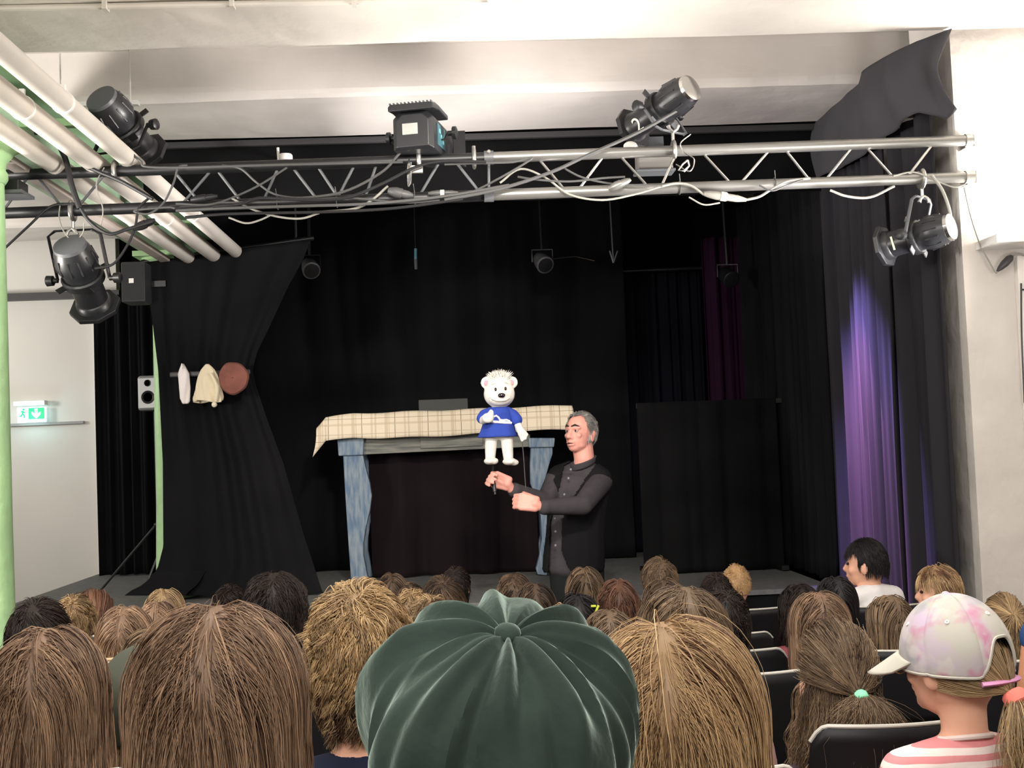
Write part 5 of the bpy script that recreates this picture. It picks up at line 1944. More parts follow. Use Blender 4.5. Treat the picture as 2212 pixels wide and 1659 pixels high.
def cloth_mat(name, c, stripes=None, c2=None, freq=40):
    if name in _mats:
        return _mats[name]
    m = mat(name, c, 0.9, spec=0.15, var=0.06, vscale=9, bump=0.4, bscale=14, bdist=0.012)
    if stripes:
        nt = m.node_tree
        b = nt.nodes['Principled BSDF']
        tc = nt.nodes.new('ShaderNodeTexCoord')
        nz = nt.nodes.new('ShaderNodeTexNoise'); nz.inputs['Scale'].default_value = 5
        nt.links.new(tc.outputs['Object'], nz.inputs['Vector'])
        sp = nt.nodes.new('ShaderNodeSeparateXYZ')
        nt.links.new(tc.outputs['Object'], sp.inputs[0])
        ad = nt.nodes.new('ShaderNodeMath'); ad.operation = 'MULTIPLY_ADD'; ad.inputs[1].default_value = 0.02
        nt.links.new(nz.outputs['Fac'], ad.inputs[0]); nt.links.new(sp.outputs[2], ad.inputs[2])
        mu = nt.nodes.new('ShaderNodeMath'); mu.operation = 'MULTIPLY'; mu.inputs[1].default_value = freq
        nt.links.new(ad.outputs[0], mu.inputs[0])
        fr = nt.nodes.new('ShaderNodeMath'); fr.operation = 'FRACT'; nt.links.new(mu.outputs[0], fr.inputs[0])
        gt = nt.nodes.new('ShaderNodeMath'); gt.operation = 'GREATER_THAN'; gt.inputs[1].default_value = 0.5
        nt.links.new(fr.outputs[0], gt.inputs[0])
        mx = nt.nodes.new('ShaderNodeMixRGB'); mx.inputs[1].default_value = lin(c); mx.inputs[2].default_value = lin(c2)
        nt.links.new(gt.outputs[0], mx.inputs[0])
        nt.links.new(mx.outputs[0], b.inputs['Base Color'])
    return m


M_jeans = cloth_mat('trouser_cloth', '#2c3442')

HAIR = {
    'lbrown': hair_material('hair_light_brown', '#38231c', '#c6a282'),
    'brown': hair_material('hair_brown', '#241a15', '#846a54'),
    'ash': hair_material('hair_ash_brown', '#2f231d', '#a68a6c'),
    'dark': hair_material('hair_dark', '#140e0d', '#3c2d27'),
    'black': hair_material('hair_black', '#0b0a0b', '#2a2426'),
    'blond': hair_material('hair_blond', '#4f3828', '#dbbb8c'),
    'curlblond': hair_material('hair_curly_blond', '#3f291e', '#dcb988'),
    'goldblond': hair_material('hair_gold_blond', '#5a3a26', '#ecc896'),
    'red': hair_material('hair_auburn', '#35221b', '#9c7059'),
    'palebuzz': hair_material('hair_pale_blond', '#a07a50', '#dcb98c'),
}


def person(cx, top, w, Y, label, style='long', hcol='brown', yaw=0.0, byaw=0.0, shirt='#888888', skin='fair', seed=1, K=None, n=None, L=None,
           sname=None, stripes=None, c2=None, chairtop=None, hw=None, sleeveless=False, tilt=0.0, hp=None, headhair=True, chair_kind='black', zneck=0.20, chairx=0.0, nochair=False, face=False):
    s = w * Y / 442.0
    C = P(cx, top, Y)
    t = thing('person', label, 'person', (C.x, Y, 0))
    t.rotation_euler = (0, 0, byaw)
    puff = 0.012 * s
    zh = C.z - 0.113 * s - puff
    zsh = zh - zneck * s
    sitting = 0.50 * s
    hs = min(0.45, zsh - 0.27 * s)
    hs = max(hs, 0.18)
    rs = hs + 0.075 * s
    hyaw = yaw - byaw
    HR = Matrix.Rotation(hyaw, 3, 'Z') @ Matrix.Rotation(-tilt, 3, 'X')

    def Hh(x, y, z):
        return Vector((0, 0.01 * s, zh)) + HR @ (Vector((x, y, z)) * s)
    vox = 0.0105 * s if Y < 3.2 else 0.014 * s
    if face:
        vox = 0.0075 * s
    mb = MB()
    mb.ell(Hh(0, 0, 0), (0.071 * s, 0.088 * s, 0.106 * s), HR)
    mb.ell(Hh(0, 0.03, -0.05), (0.055 * s, 0.06 * s, 0.06 * s), HR)
    mb.ell(Hh(0, 0.065, -0.085), (0.028 * s, 0.025 * s, 0.02 * s), HR)
    mb.chain([Hh(0, 0.085, -0.005), Hh(0, 0.098, -0.028)], [0.012 * s, 0.014 * s])
    mb.chain([Hh(-0.018, 0.085, -0.058), Hh(0.018, 0.085, -0.058)], [0.009 * s, 0.009 * s])
    for sx in (-1, 1):
        mb.ell(Hh(sx * 0.076, -0.002, -0.02), (0.010 * s, 0.019 * s, 0.030 * s), HR @ Matrix.Rotation(R(-12) * sx, 3, 'Z'))
        mb.ell(Hh(sx * 0.04, 0.06, -0.03), (0.022 * s, 0.02 * s, 0.022 * s), HR)
    mb.chain([Hh(0, -0.012, -0.06), Vector((0, -0.012, zsh + 0.02 * s))], [0.045 * s, 0.043 * s], 14)
    shx = 0.128 * s
    mb.chain([(-shx, -0.01, zsh - 0.025 * s), (0, -0.015, zsh + 0.005), (shx, -0.01, zsh - 0.025 * s)], [0.040 * s, 0.05 * s, 0.040 * s], 14)
    zt = zsh - 0.10 * s
    mb.ell((0, -0.01, zt), (0.125 * s, 0.082 * s, 0.11 * s))
    mb.chain([(0, -0.005, zt - 0.05 * s), (0, 0, rs + 0.02)], [0.095 * s, 0.095 * s], 16)
    mb.ell((0, 0, rs), (0.13 * s, 0.10 * s, 0.075 * s))
    lap = rs + 0.02
    arms = []
    for sx in (-1, 1):
        a0 = Vector((sx * (shx + 0.012 * s), -0.01, zsh - 0.045 * s))
        ez = max(zsh - 0.24 * s, lap + 0.03 * s)
        a1 = Vector((sx * 0.165 * s, 0.02 * s, ez))
        a2 = Vector((sx * 0.09 * s, 0.22 * s, lap + 0.055 * s))
        arms.append((a0, a1, a2))
        mb.chain([a0, a1, a2], [0.034 * s, 0.029 * s, 0.02 * s], 12)
        hp_ = a2 + Vector((-sx * 0.01, 0.04 * s, -0.006))
        mb.ell(hp_, (0.028 * s, 0.036 * s, 0.014 * s))
        for f in range(4):
            fx = (f - 1.5) * 0.0135 * s
            mb.chain([hp_ + Vector((fx, 0.02 * s, 0)), hp_ + Vector((fx * 1.2, (0.058 - 0.006 * abs(f - 1.5)) * s, -0.002)), hp_ + Vector((fx * 1.2, (0.076 - 0.008 * abs(f - 1.5)) * s, -0.016 * s))], [0.0085 * s, 0.0075 * s, 0.006 * s], 8)
        mb.chain([hp_ + Vector((-sx * 0.02 * s, -0.01 * s, 0)), hp_ + Vector((-sx * 0.042 * s, 0.02 * s, -0.002))], [0.009 * s, 0.0075 * s], 8)
    knee = 0.30 * s
    legs = []
    for sx in (-1, 1):
        l0 = Vector((sx * 0.065 * s, 0.02, rs - 0.01))
        l1 = Vector((sx * 0.075 * s, knee, rs - 0.01))
        l2 = Vector((sx * 0.075 * s, knee + 0.03, 0.075))
        legs.append((l0, l1, l2))
        mb.chain([l0, l1, l2], [0.062 * s, 0.044 * s, 0.03 * s], 12)
        mb.chain([l2 + Vector((0, -0.01, -0.03)), l2 + Vector((0, 0.11 * s, -0.045))], [0.03 * s, 0.022 * s], 10)
    mb.build('body', SKINS[skin], t, world=False, remesh=vox, sm=3)
    # clothes
    ms = cloth_mat(sname or ('cloth_' + shirt.strip('#')), shirt, stripes, c2)
    mb = MB()
    mb.chain([(-shx, -0.012, zsh - 0.025 * s), (0, -0.02, zsh - 0.004 * s), (shx, -0.012, zsh - 0.025 * s)], [0.049 * s, 0.056 * s, 0.049 * s], 14)
    mb.ell((0, -0.012, zt), (0.143 * s, 0.096 * s, 0.12 * s))
    mb.chain([(0, -0.008, zt - 0.04 * s), (0, 0, rs + 0.01)], [0.112 * s, 0.114 * s], 18)
    mb.ell((0, 0.0, rs + 0.02 * s), (0.145 * s, 0.112 * s, 0.07 * s))
    if not sleeveless:
        for a0, a1, a2 in arms:
            mb.chain([a0, a0.lerp(a1, 0.7)], [0.046 * s, 0.045 * s], 14)
    mb.build('shirt', ms, t, world=False, remesh=vox, sm=5)
    mb = MB()
    for l0, l1, l2 in legs:
        mb.chain([l0, l1, l2 + Vector((0, 0, 0.02))], [0.070 * s, 0.053 * s, 0.043 * s], 12)
    mb.ell((0, 0, rs - 0.015), (0.134 * s, 0.108 * s, 0.075 * s))
    mb.build('trousers', M_jeans, t, world=False, remesh=0.015 * s, sm=4)
    for l0, l1, l2 in legs:
        mb = MB()
        mb.chain([l2 + Vector((0, -0.015, -0.035)), l2 + Vector((0, 0.06 * s, -0.04)), l2 + Vector((0, 0.125 * s, -0.045))], [0.036 * s, 0.034 * s, 0.028 * s], 10)
        mb.build('shoe', M_white if seed % 2 else M_chairblack, t, world=False)
    if face:
        for sx in (-1, 1):
            MB().ell(Hh(sx * 0.03, 0.080, 0.0), (0.012 * s, 0.008 * s, 0.007 * s), HR).build('eye', mdark, t, world=False)
    # hair
    if headhair:
        d = dict(long=(0.36, 16, 0.0, 0.5), bob=(0.2, 12, 0.0, 0.5), short=(0.055, 6, 0.004, 0.4), curly=(0.075, 12, 0.009, 0.75), pony=(0.2, 16, 0.0, 0.4), buzz=(0.012, 2, 0, 0.2), swept=(0.08, 8, 0, 0.4))[style]
        LL = L or d[0]
        KK = K or d[1]
        nn = n or int({'long': 1500, 'bob': 1300, 'short': 1700, 'curly': 1500, 'pony': 1500, 'buzz': 3000, 'swept': 1500}[style] * (1 if Y < 4.5 else 0.7) * (2.4 if Y < 3 else 1))
        rad = max(0.0007, 0.0015 * math.sqrt(1500 / nn)) * (1.15 if Y > 4.5 else 1)
        kw = dict(n=nn, K=KK, style=style, L=LL * s, rad=rad, yaw=hyaw, wave=d[2], clump=d[3],
                  freq=70 if style == 'curly' else 40, seed=seed,
                  torso=((0, -0.0, zt - zh - 0.02), (0.125 * s, 0.10 * s, 0.14 * s)) if style in ('long', 'bob', 'pony') else None)
        if style == 'short':
            kw.update(zmin=-0.62, lift=0.12)
        if style == 'curly':
            kw.update(zmin=-0.62, lift=0.35, puff=0.08)
        kw.update(hp or {})
        if tilt and 'tie' not in kw:
            pass
        RRh = (0.076 * s, 0.093 * s, 0.111 * s)
        hair(t, Vector((0, 0.01 * s, zh)), RRh, HAIR[hcol], **kw)
    if not nochair:
        sc_ = (hs / 0.45)
        if chairtop is not None:
            sc_ = P(cx, chairtop, Y - 0.22).z / 0.80
        ch = chair(C.x + chairx, Y - 0.0, sc_, ('black chair under the ' if chair_kind == 'black' else 'pale wooden chair under the ') + ' '.join(label.split()[:11]), chair_kind, width=min(1.0, 0.75 + 0.25 * s) if Y > 4.4 else 1.0)
        ch.location.y = Y + 0.0
    return t, s, zh, zsh


def short_label(s_):
    return s_


people = []


def add(*a, **k):
    k.setdefault('seed', len(people) + 11)
    r = person(*a, **k)
    people.append(r)
    return r


# nearest rows
add(462, 1290, 302, 1.58, 'girl with very long straight brown hair, nearest on the left', 'long', 'lbrown', n=11000, L=0.50, shirt='#3b3333', hp=dict(K=20, puff=0.045, wave=0.004, freq=22, clump=0.5, rad=0.00062, nclump=500, tone_bias=0.05, spread=0.05))
add(1442, 1325, 318, 1.62, 'girl with long golden blond hair right of the green cap', 'long', 'goldblond', n=11000, L=0.50, shirt='#d9b6c8', hp=dict(K=20, puff=0.055, wave=0.005, freq=20, clump=0.45, rad=0.00062, nclump=500, tone_bias=0.1, spread=0.14, part_x=-0.1), yaw=R(-6))
add(95, 1345, 205, 2.2, 'girl with long wavy brown hair at the bottom left corner', 'long', 'lbrown', n=5000, L=0.46, shirt='#c9b4b8', hp=dict(K=22, wave=0.008, freq=30, clump=0.7, nclump=240, rad=0.001, spread=0.06))
add(768, 1262, 196, 2.25, 'boy with curly dark blond hair and navy shirt', 'curly', 'curlblond', n=6500, L=0.085, shirt='#23273a', zneck=0.215, hp=dict(K=14, wave=0.011, freq=95, clump=0.85, nclump=520, rad=0.0010, lift=0.4, puff=0.07, zmin=-0.72, under=0.9, tone_bias=0.2))
add(1806, 1345, 168, 2.95, 'girl with frizzy brown hair half tied with a mint green band', 'pony', 'ash', n=4800, L=0.27, shirt='#4a4048', chairtop=1574, chairx=0.06,
    hp=dict(tie=(0.012, -0.128, -0.012), keep_loose=0.05, tail=0.15, K=18, wave=0.012, freq=45, clump=0.5, nclump=260, spread=0.30, puff=0.10, tailspread=0.035))
add(304, 1405, 186, 2.55, 'child in an olive cap and white shirt behind the long brown hair', 'short', 'blond', shirt='#e9e6e2', yaw=R(8))
add(78, 1290, 128, 3.3, 'dark haired person with short hair at the left edge', 'short', 'dark', n=3800, shirt='#3a4048', hp=dict(L=0.06, rad=0.0011, lift=0.1))
add(1475, 1258, 165, 2.75, 'girl with long ash brown hair behind the golden blond girl', 'long', 'ash', n=4200, L=0.44, shirt='#b58f8f', hp=dict(wave=0.007, freq=28, K=18, spread=0.09, part_x=0.1))
# middle rows
add(592, 1230, 118, 3.75, 'girl with long curly black hair and pink shirt', 'long', 'dark', n=3600, L=0.42, shirt='#e2b4dc', hp=dict(wave=0.016, freq=55, clump=0.75, K=22, spread=0.12))
add(325, 1352, 120, 3.35, 'child with grey brown hair above the olive cap', 'bob', 'ash', shirt='#5c5a58')
add(268, 1305, 110, 4.05, 'girl with light brown bob leaning on a pale wooden chair', 'bob', 'lbrown', n=2200, L=0.19, shirt='#e4d7d7', chair_kind='wood', chairtop=1425, chairx=-0.06)
add(158, 1286, 78, 4.9, 'child with curly fair hair at the left', 'curly', 'curlblond', n=1800, shirt='#7a8590', hp=dict(wave=0.009, freq=75))
add(198, 1268, 70, 5.5, 'auburn haired girl in an orange top turned to the right', 'bob', 'red', shirt='#e8895a', yaw=R(-50), byaw=R(-20), face=True)
add(352, 1268, 80, 5.35, 'blond child at the left, front of two fair heads', 'bob', 'blond', shirt='#9aa4a0')
add(338, 1296, 84, 4.65, 'ash blond child at the left, nearer of two fair heads', 'bob', 'lbrown', shirt='#6a7078', seed=77)
add(495, 1262, 68, 6.05, 'child with frizzy dark hair behind the very long brown hair', 'curly', 'dark', shirt='#aaaaaa')
add(1567, 1274, 100, 3.75, 'boy with short black curls and dark grey shirt', 'curly', 'dark', n=2600, shirt='#35373c', hp=dict(L=0.04, wave=0.005, freq=90, lift=0.1, zmin=-0.5), zneck=0.22)
add(1768, 1273, 112, 3.95, 'girl with straight light brown hair and pale blue shirt', 'long', 'lbrown', n=2600, L=0.33, shirt='#b9cbe0', chairtop=1486, chairx=-0.12)
add(1922, 1281, 84, 4.55, 'girl with brown bob left of the tie-dye cap', 'bob', 'ash', L=0.27, shirt='#44444a', chairtop=1408, yaw=R(20))
add(1315, 1312, 108, 3.6, 'child with ash brown hair between green cap and golden blond girl', 'bob', 'ash', shirt='#7d7777')
add(1725, 1259, 76, 5.35, 'dark haired girl half hidden by the light brown hair', 'long', 'dark', shirt='#8a4a50', yaw=R(12), L=0.3, hp=dict(wave=0.008, freq=50))
add(1805, 1242, 80, 4.85, 'child with smooth black hair beside the boy in white', 'bob', 'black', shirt='#26262c')
# front rows
add(846, 1236, 62, 6.0, 'brown haired child in the front row left of centre', 'bob', 'brown', shirt='#555a60')
add(886, 1257, 60, 5.55, 'small dark haired child behind the curly blond boy', 'short', 'brown', shirt='#7b6f6f')
add(955, 1243, 94, 4.8, 'child with swept brown hair left of the green cap', 'short', 'brown', n=2600, shirt='#8b8585', hp=dict(L=0.08, lift=0.1))
add(984, 1223, 62, 6.1, 'front row boy with dark hair and one ear showing', 'short', 'dark', shirt='#6a7b8c', yaw=R(-18))
add(890, 1270, 68, 5.0, 'child with curly fair hair beside the navy shirted boy', 'curly', 'curlblond', shirt='#b0a090')
add(928, 1287, 72, 4.15, 'child with tight blond curls at the rim of the green cap', 'curly', 'blond', shirt='#8fa0a8')
add(1110, 1235, 76, 5.7, 'child with tousled brown hair behind the top of the green cap', 'bob', 'brown', shirt='#66605c', hp=dict(wave=0.006, freq=60))
add(1156, 1256, 78, 5.1, 'child with dark brown hair behind the green cap', 'bob', 'brown', shirt='#70484c')
add(1261, 1222, 74, 5.75, 'girl with parted brown hair before the puppeteer', 'long', 'ash', L=0.25, shirt='#7a6a6a')
add(1248, 1278, 88, 4.7, 'girl with black hair and yellow hair clips', 'bob', 'black', shirt='#4a4a50')
add(1214, 1305, 76, 4.05, 'orange blond child at the right rim of the green cap', 'short', 'goldblond', shirt='#caa088')
add(1334, 1248, 82, 5.35, 'child with wavy auburn hair right of the puppeteer', 'bob', 'red', shirt='#8a7a7a', hp=dict(wave=0.007, freq=60), L=0.17)
add(1424, 1202, 74, 5.85, 'boy with light brown short hair, left ear showing', 'short', 'ash', n=1600, shirt='#707880', yaw=R(16), hp=dict(L=0.06))
add(1432, 1247, 84, 4.75, 'child with parted dark hair behind the light brown boy', 'bob', 'brown', shirt='#606060')
add(1547, 1237, 74, 5.3, 'child with sleek dark brown hair beside the blond cropped boy', 'short', 'dark', n=2000, shirt='#474747', hp=dict(lift=0.02))
add(1589, 1217, 64, 5.85, 'boy with cropped blond hair and white shirt', 'buzz', 'palebuzz', shirt='#e4dce0', skin='fair', zneck=0.19, byaw=R(-12), hp=dict(zmin=-0.2))
add(1872, 1158, 80, 5.6, 'boy with black hair in a white shirt looking left', 'short', 'black', n=2600, shirt='#e4e1e1', yaw=R(62), byaw=R(22), face=True, zneck=0.135, chairtop=1312, hp=dict(L=0.045, lift=0.0, puff=0.03, zmin=-0.3, crown=(0, 0.1, 0.95)))
add(2030, 1217, 82, 5.15, 'fair haired boy in profile above the tie-dye cap', 'short', 'goldblond', n=2000, shirt='#3a3c42', yaw=R(72), byaw=R(20), face=True, hp=dict(L=0.06, lift=0.04, zmin=-0.4, crown=(0, 0.1, 0.95)))
add(2168, 1284, 92, 3.75, 'girl with highlighted ponytail at the right edge', 'pony', 'blond', shirt='#2c2c30', n=2600, hp=dict(tie=(-0.02, -0.115, 0.05), tail=0.14, wave=0.005, tailspread=0.03))
add(2350, 1020, 172, 2.85, 'bare armed person in blue top cut by the right edge', 'bob', 'lbrown', shirt='#2f4a7a', sleeveless=True, skin='tan', n=600)
# the two cap wearers
capg = add(1080, 1372, 455, 1.16, 'person in a big green velvet cap, nearest to the camera', 'short', 'brown', n=900, shirt='#41464a', headhair=False)
girl = add(2060, 1290, 190, 2.35, 'girl in a tie-dye cap and pink striped shirt with ponytail', 'short', 'blond', headhair=False, yaw=R(30), byaw=R(8), shirt='#dc8f92', sname='pink_stripes', stripes=True, c2='#ecdcd6', face=True, zneck=0.175)


def sub(root, name, mb, material, parent=None, **k):
    return mb.build(name, material, parent or root, world=False, **k)


# green velvet cap
t, s, zh, zsh = capg
M_velvet = mat('green_velvet', '#2f3c36', 0.85, spec=0.2, sheen=1.0, var=0.3, vscale=6, bump=0.45, bscale=11, bdist=0.02)
M_velvet.node_tree.nodes['Principled BSDF'].inputs['Sheen Tint'].default_value = lin('#c4dacf')
M_velvet.node_tree.nodes['Principled BSDF'].inputs['Sheen Roughness'].default_value = 0.35
cc = P(1078, 1594, 1.16) - Vector(t.location)
btn = P(1106, 1352, 1.10) - Vector(t.location)
ax = Vector((0.09, -0.40, 0.90)).normalized()
e1 = Vector((1, 0, 0))
e1 = (e1 - ax * e1.dot(ax)).normalized()
e2 = ax.cross(e1)
seams = [R(a) for a in (-110, -70, -20, 25, 75, 120, 160, 205)]
capn = random.Random(4)
lob = [(capn.randint(9, 12), capn.uniform(0, 6.28)) for _ in range(3)]


def capf(u, v):
    a = 2 * math.pi * u
    th = v * R(118)
    rad = 0.128 * (1 + 0.03 * math.sin(th * 2))
    # gathers radiate from the button
    g = 0
    for sm_ in seams:
        d = (a - sm_ + math.pi) % (2 * math.pi) - math.pi
        g -= math.exp(-(d / (0.05 + 0.02 / (v + 0.15))) ** 2)
    puff = 0.006 * math.sin(11 * a + 1.3 * math.sin(3 * v)) * math.exp(-((v - 0.22) / 0.22) ** 2)
    puff += 0.003 * math.sin(19 * a + 4 * v) * math.exp(-((v - 0.3) / 0.25) ** 2)
    big = 0.006 * math.sin(5 * a + 0.8) * min(1, v * 2)
    wr = noise.noise(Vector((math.cos(a) * 2.2, math.sin(a) * 2.2, v * 2.0))) * 0.012 * min(1, v * 3)
    wr += (0.5 - abs(noise.noise(Vector((math.cos(a) * 4.5 + 7, math.sin(a) * 4.5, v * 1.6))))) * 0.015 * min(1, v * 3)
    r = rad + g * 0.0065 * min(1, v * 5) * (1.2 - v) + puff + big + wr
    dip = -0.010 * math.exp(-(v / 0.07) ** 2)
    rr = r * math.sin(th)
    hh = (r * 0.94) * math.cos(th) + dip
    return cc + e1 * rr * math.cos(a) + e2 * rr * math.sin(a) + ax * hh


mb = MB().grid(capf, 220, 70, wrap=True)
co = sub(t, 'velvet_cap', mb, M_velvet, solid=0.002)
top = cc + ax * (0.128 * 0.94 - 0.004)
sub(t, 'cap_button', MB().ell(top, (0.0125, 0.0125, 0.008), Matrix((e1, e2, ax)).transposed()), M_velvet, co)
mb = MB()


def brim(u, v):
    a = R(20) + R(140) * u
    r = 0.105 + 0.06 * v * math.sin(math.pi * u) ** 0.5
    return Vector((cc.x + r * math.cos(a) * 0.95, 0.0 + r * math.sin(a), zh + 0.02 - 0.03 * v))


mb.grid(brim, 24, 6)
sub(t, 'brim', mb, M_velvet, co, solid=0.006)
mb = MB()
pts = [cc + Vector((0.10 * math.cos(a), 0.02 + 0.115 * math.sin(a), -0.062 + 0.012 * math.sin(a))) for a in [2 * math.pi * i / 40 for i in range(41)]]
mb.tube(pts, 0.016, 8)
sub(t, 'cap_band', mb, M_velvet, co)

# tie-dye baseball cap, glasses and ponytail
t, s, zh, zsh = girl
hy = R(30) - R(8)
HR = Matrix.Rotation(hy, 3, 'Z') @ Matrix.Rotation(R(-8), 3, 'X')
hcn = Vector((0, 0.01 * s, zh))


def G(x, y, z):
    return hcn + HR @ (Vector((x, y, z)) * s)


mt = bpy.data.materials.new('tie_dye')
mt.use_nodes = True
nt = mt.node_tree
bs = nt.nodes['Principled BSDF']
bs.inputs['Roughness'].default_value = 0.85
tcn = nt.nodes.new('ShaderNodeTexCoord')
prev = None
base = nt.nodes.new('ShaderNodeRGB')
base.outputs[0].default_value = lin('#b8b4aa')
prev = base.outputs[0]
for i, (scl, colr, lo, hi, fac) in enumerate(((9, '#bfa9c4', .45, .6, .8), (13, '#bd7797', .53, .64, .9), (11, '#8f9098', .52, .66, .7), (17, '#c9c3bd', .55, .62, .6))):
    nz = nt.nodes.new('ShaderNodeTexNoise'); nz.inputs['Scale'].default_value = scl; nz.inputs['Detail'].default_value = 3
    mpn = nt.nodes.new('ShaderNodeMapping'); mpn.inputs['Location'].default_value = (i * 3.1, i * 1.7, i)
    nt.links.new(tcn.outputs['Object'], mpn.inputs[0]); nt.links.new(mpn.outputs[0], nz.inputs['Vector'])
    mr = nt.nodes.new('ShaderNodeMapRange'); mr.inputs['From Min'].default_value = lo; mr.inputs['From Max'].default_value = hi; mr.inputs['To Max'].default_value = fac
    nt.links.new(nz.outputs['Fac'], mr.inputs['Value'])
    mx = nt.nodes.new('ShaderNodeMixRGB'); mx.inputs[2].default_value = lin(colr)
    nt.links.new(mr.outputs[0], mx.inputs[0]); nt.links.new(prev, mx.inputs[1])
    prev = mx.outputs[0]
nt.links.new(prev, bs.inputs['Base Color'])
M_capwhite = mat('cap_pale', '#c4c0b4', 0.85, var=0.04, vscale=8)
cap_c = (0, -0.006, 0.012)
CR = (0.094, 0.112, 0.118)


def dome(u, v):
    a = 2 * math.pi * u            # 0 = +x(right), 90deg = forward
    lowv = R(96) + R(14) * (1 - math.sin(a)) * 0.5
    # back opening
    db = (a - 1.5 * math.pi + math.pi) % (2 * math.pi) - math.pi
    op = math.exp(-(db / 0.42) ** 4)
    low = lowv - op * R(36)
    th = v * low
    k6 = abs(math.sin(3 * a))
    r = 1 - 0.035 * (1 - k6) ** 6
    return G(cap_c[0] + CR[0] * math.sin(th) * math.cos(a) * r, cap_c[1] + CR[1] * math.sin(th) * math.sin(a) * r, cap_c[2] + CR[2] * math.cos(th) * r)


co = sub(t, 'baseball_cap', MB().grid(dome, 120, 36, wrap=True), mt, solid=0.003)
edge = [dome(i / 120, 1.0) for i in range(121)]
sub(t, 'hem', MB().tube(edge, 0.0035, 6), M_capwhite, co)


def visor(u, v):
    a = R(18) + R(144) * u
    o_ = math.sin(math.pi * u) ** 0.35
    x = CR[0] * math.cos(a) * (1 + 0.05 * v * o_)
    y = cap_c[1] + CR[1] * math.sin(a) + 0.095 * v * o_
    z = cap_c[2] - 0.005 + 0.022 * (1 - abs(2 * u - 1) ** 2) - 0.045 * v * o_
    return G(x, y, z)


sub(t, 'visor', MB().grid(visor, 28, 8), M_capwhite, co, solid=0.005)
sub(t, 'top_button', MB().ell(G(0, cap_c[1], cap_c[2] + CR[2]), (0.008, 0.008, 0.005)), mt, co)
for a, th in ((R(150), 0.60), (R(210), 0.60), (R(270), 0.55), (R(330), 0.60)):
    p_ = G(cap_c[0] + CR[0] * math.sin(th * 1.6) * math.cos(a), cap_c[1] + CR[1] * math.sin(th * 1.6) * math.sin(a), cap_c[2] + CR[2] * math.cos(th * 1.6))
    nrm_ = (p_ - G(*cap_c)).normalized()
    sub(t, 'eyelet', MB().lathe([(0.0045, 0.001), (0.0045, 0.003), (0.002, 0.003), (0.0015, 0.001)], p_, nrm_, n=12), M_white, co)
strap = []
for i in range(13):
    a = R(235) + R(70) * i / 12
    strap.append(G(cap_c[0] + CR[0] * math.cos(a) * 0.95, cap_c[1] + CR[1] * math.sin(a) * 0.95, cap_c[2] - 0.05))
sub(t, 'strap', MB().tube(strap, 0.010, 8, flat=0.5), mat('strap_pink', '#c98bb0', 0.8), co)
# hair under the cap, ponytail
hair(t, hcn, (0.078 * s, 0.094 * s, 0.10 * s), HAIR['blond'], 91, n=2600, K=16, style='pony', L=0.2, rad=0.0010, yaw=hy, wave=0.006, freq=30,
     tie=(0.0, -0.122 * s, -0.04 * s), tail=0.165, tailspread=0.024, zmin=-0.45, puff=0.01)
tie_p = hcn + Matrix.Rotation(hy, 3, 'Z') @ Vector((0, -0.126 * s, -0.046 * s))
d_ = (Matrix.Rotation(hy, 3, 'Z') @ Vector((0, -0.5, -0.6))).normalized()
sub(t, 'hair_tie', MB().lathe([(0.017, -0.013), (0.021, -0.008), (0.022, 0.008), (0.018, 0.013)], tie_p + d_ * 0.008, d_, n=20, closed=False), mat('coral_tie', '#e8796b', 0.8), None, solid=0.004)
# glasses
mb = MB()
for sx in (-1, 1):
    pts = [G(sx * 0.034 + 0.024 * math.cos(a), 0.106, 0.0 + 0.018 * math.sin(a)) for a in [2 * math.pi * i / 20 for i in range(21)]]
    mb.tube(pts, 0.0018, 6)
    mb.tube([G(sx * 0.058, 0.104, 0.004), G(sx * 0.082, 0.06, 0.004), G(sx * 0.084, 0.0, 0.0)], 0.002, 6)
mb.tube([G(-0.012, 0.107, 0.003), G(0.012, 0.107, 0.003)], 0.0018, 6)
sub(t, 'glasses', mb, mat('glasses_gold', '#cdb98c', 0.25, metal=0.8))
# collar of the striped shirt
mb = MB()
pts = [Vector((0.047 * s * math.cos(a), -0.014 + 0.047 * s * math.sin(a), zsh + 0.034 * s - 0.012 * s * math.sin(a))) for a in [2 * math.pi * i / 30 for i in range(31)]]
sub(t, 'collar', MB().tube(pts, 0.0055, 8), cloth_mat('collar_pale', '#e2cfc9'))

# olive cap on the child at lower left
t, s, zh, zsh = people[5]
hcn5 = Vector((0, 0.01 * s, zh))
HR5 = Matrix.Rotation(R(8), 3, 'Z')
mb = MB()


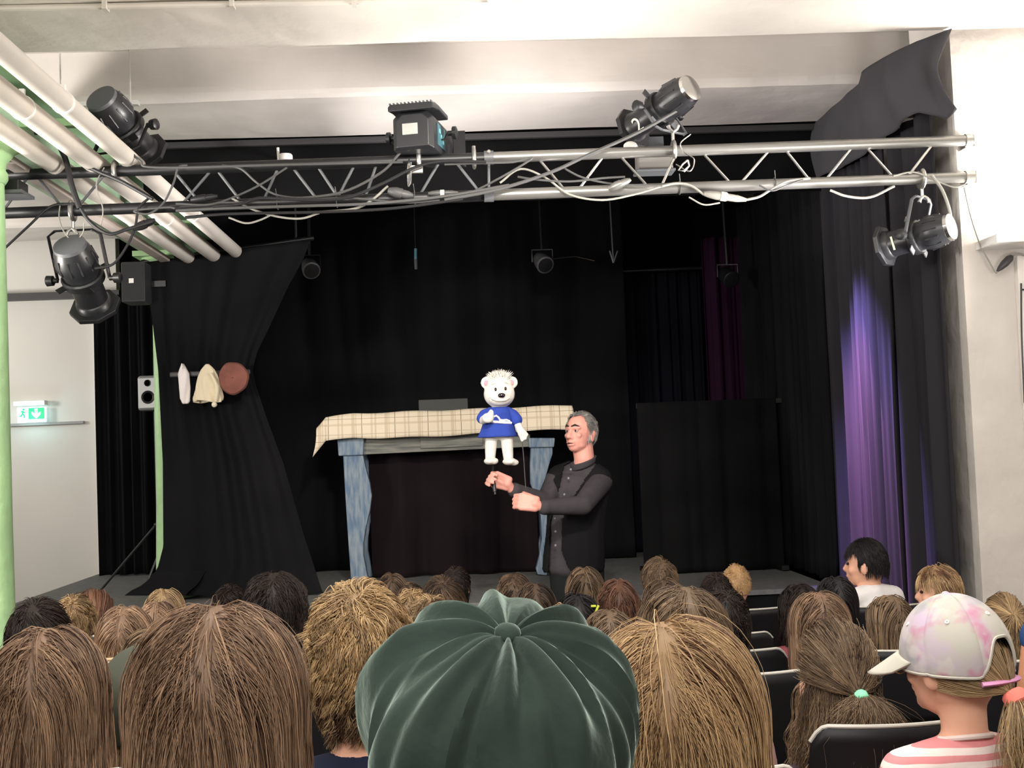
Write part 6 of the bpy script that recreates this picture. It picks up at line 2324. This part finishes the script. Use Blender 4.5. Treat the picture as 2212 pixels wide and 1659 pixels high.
def oc(u, v):
    a = 2 * math.pi * u
    th = v * R(112)
    r = 1 + 0.02 * math.sin(6 * a)
    return hcn5 + HR5 @ Vector((0.092 * s * math.sin(th) * math.cos(a) * r, -0.004 + 0.112 * s * math.sin(th) * math.sin(a) * r, 0.012 * s + 0.122 * s * math.cos(th)))


oc_ = sub(t, 'olive_cap', mb.grid(oc, 60, 24, wrap=True), mat('olive_cloth', '#4a4d42', 0.9, var=0.1, vscale=6, bump=0.2, bscale=40, bdist=0.004), solid=0.003)
mb = MB().grid(lambda u, v: hcn5 + HR5 @ Vector((0.09 * s * math.cos(R(30 + 120 * u)) * (1 + .1 * v), (0.105 * s * math.sin(R(30 + 120 * u)) + 0.07 * s * v * math.sin(math.pi * u) ** .6), 0.0 - 0.015 * v)), 20, 6)
sub(t, 'visor', mb, mat('olive_cloth', '#4a4d42'), oc_, solid=0.005)

# hair accessories
t, s, zh, zsh = people[4]
sub(t, 'hair_tie', MB().lathe([(0.011, -0.012), (0.015, -0.006), (0.015, 0.006), (0.011, 0.012)], Vector((0.012, 0.01 - 0.136, zh - 0.016)), (0.1, -0.8, -0.6), n=18, closed=False), mat('mint_tie', '#8fe0b8', 0.7), None, solid=0.005)
for i, pr in enumerate(people):
    if pr[0]['label'].startswith('girl with black hair and yellow'):
        t, s, zh, zsh = pr
        for sx in (-1, 1):
            c = Vector((sx * 0.07 * s, -0.045, zh + 0.055 * s))
            mb = MB().box(c, (0.008, 0.02, 0.035), Matrix.Rotation(sx * 0.5, 3, 'Y')).box(c + Vector((-sx * 0.012, -0.006, 0.014)), (0.02, 0.012, 0.008))
            sub(t, 'hair_clip', mb, mat('clip_yellow', '#cdd84a', 0.5), smooth=False, bevel=0.002)

# loose visible chairs and bits
c = P(1618, 1413, 3.98)
chair(P(1570, 1413, 4.1).x, 4.6 - 0.35, c.z / 0.80, 'black chair with painted edge glint between the short curls and the pale blue shirt')
c = P(180, 1672, 2.0)
chair(P(160, 1655, 2.0).x, 2.02 + 0.2, c.z / 0.8, 'black chair at the bottom left below the wavy brown hair')
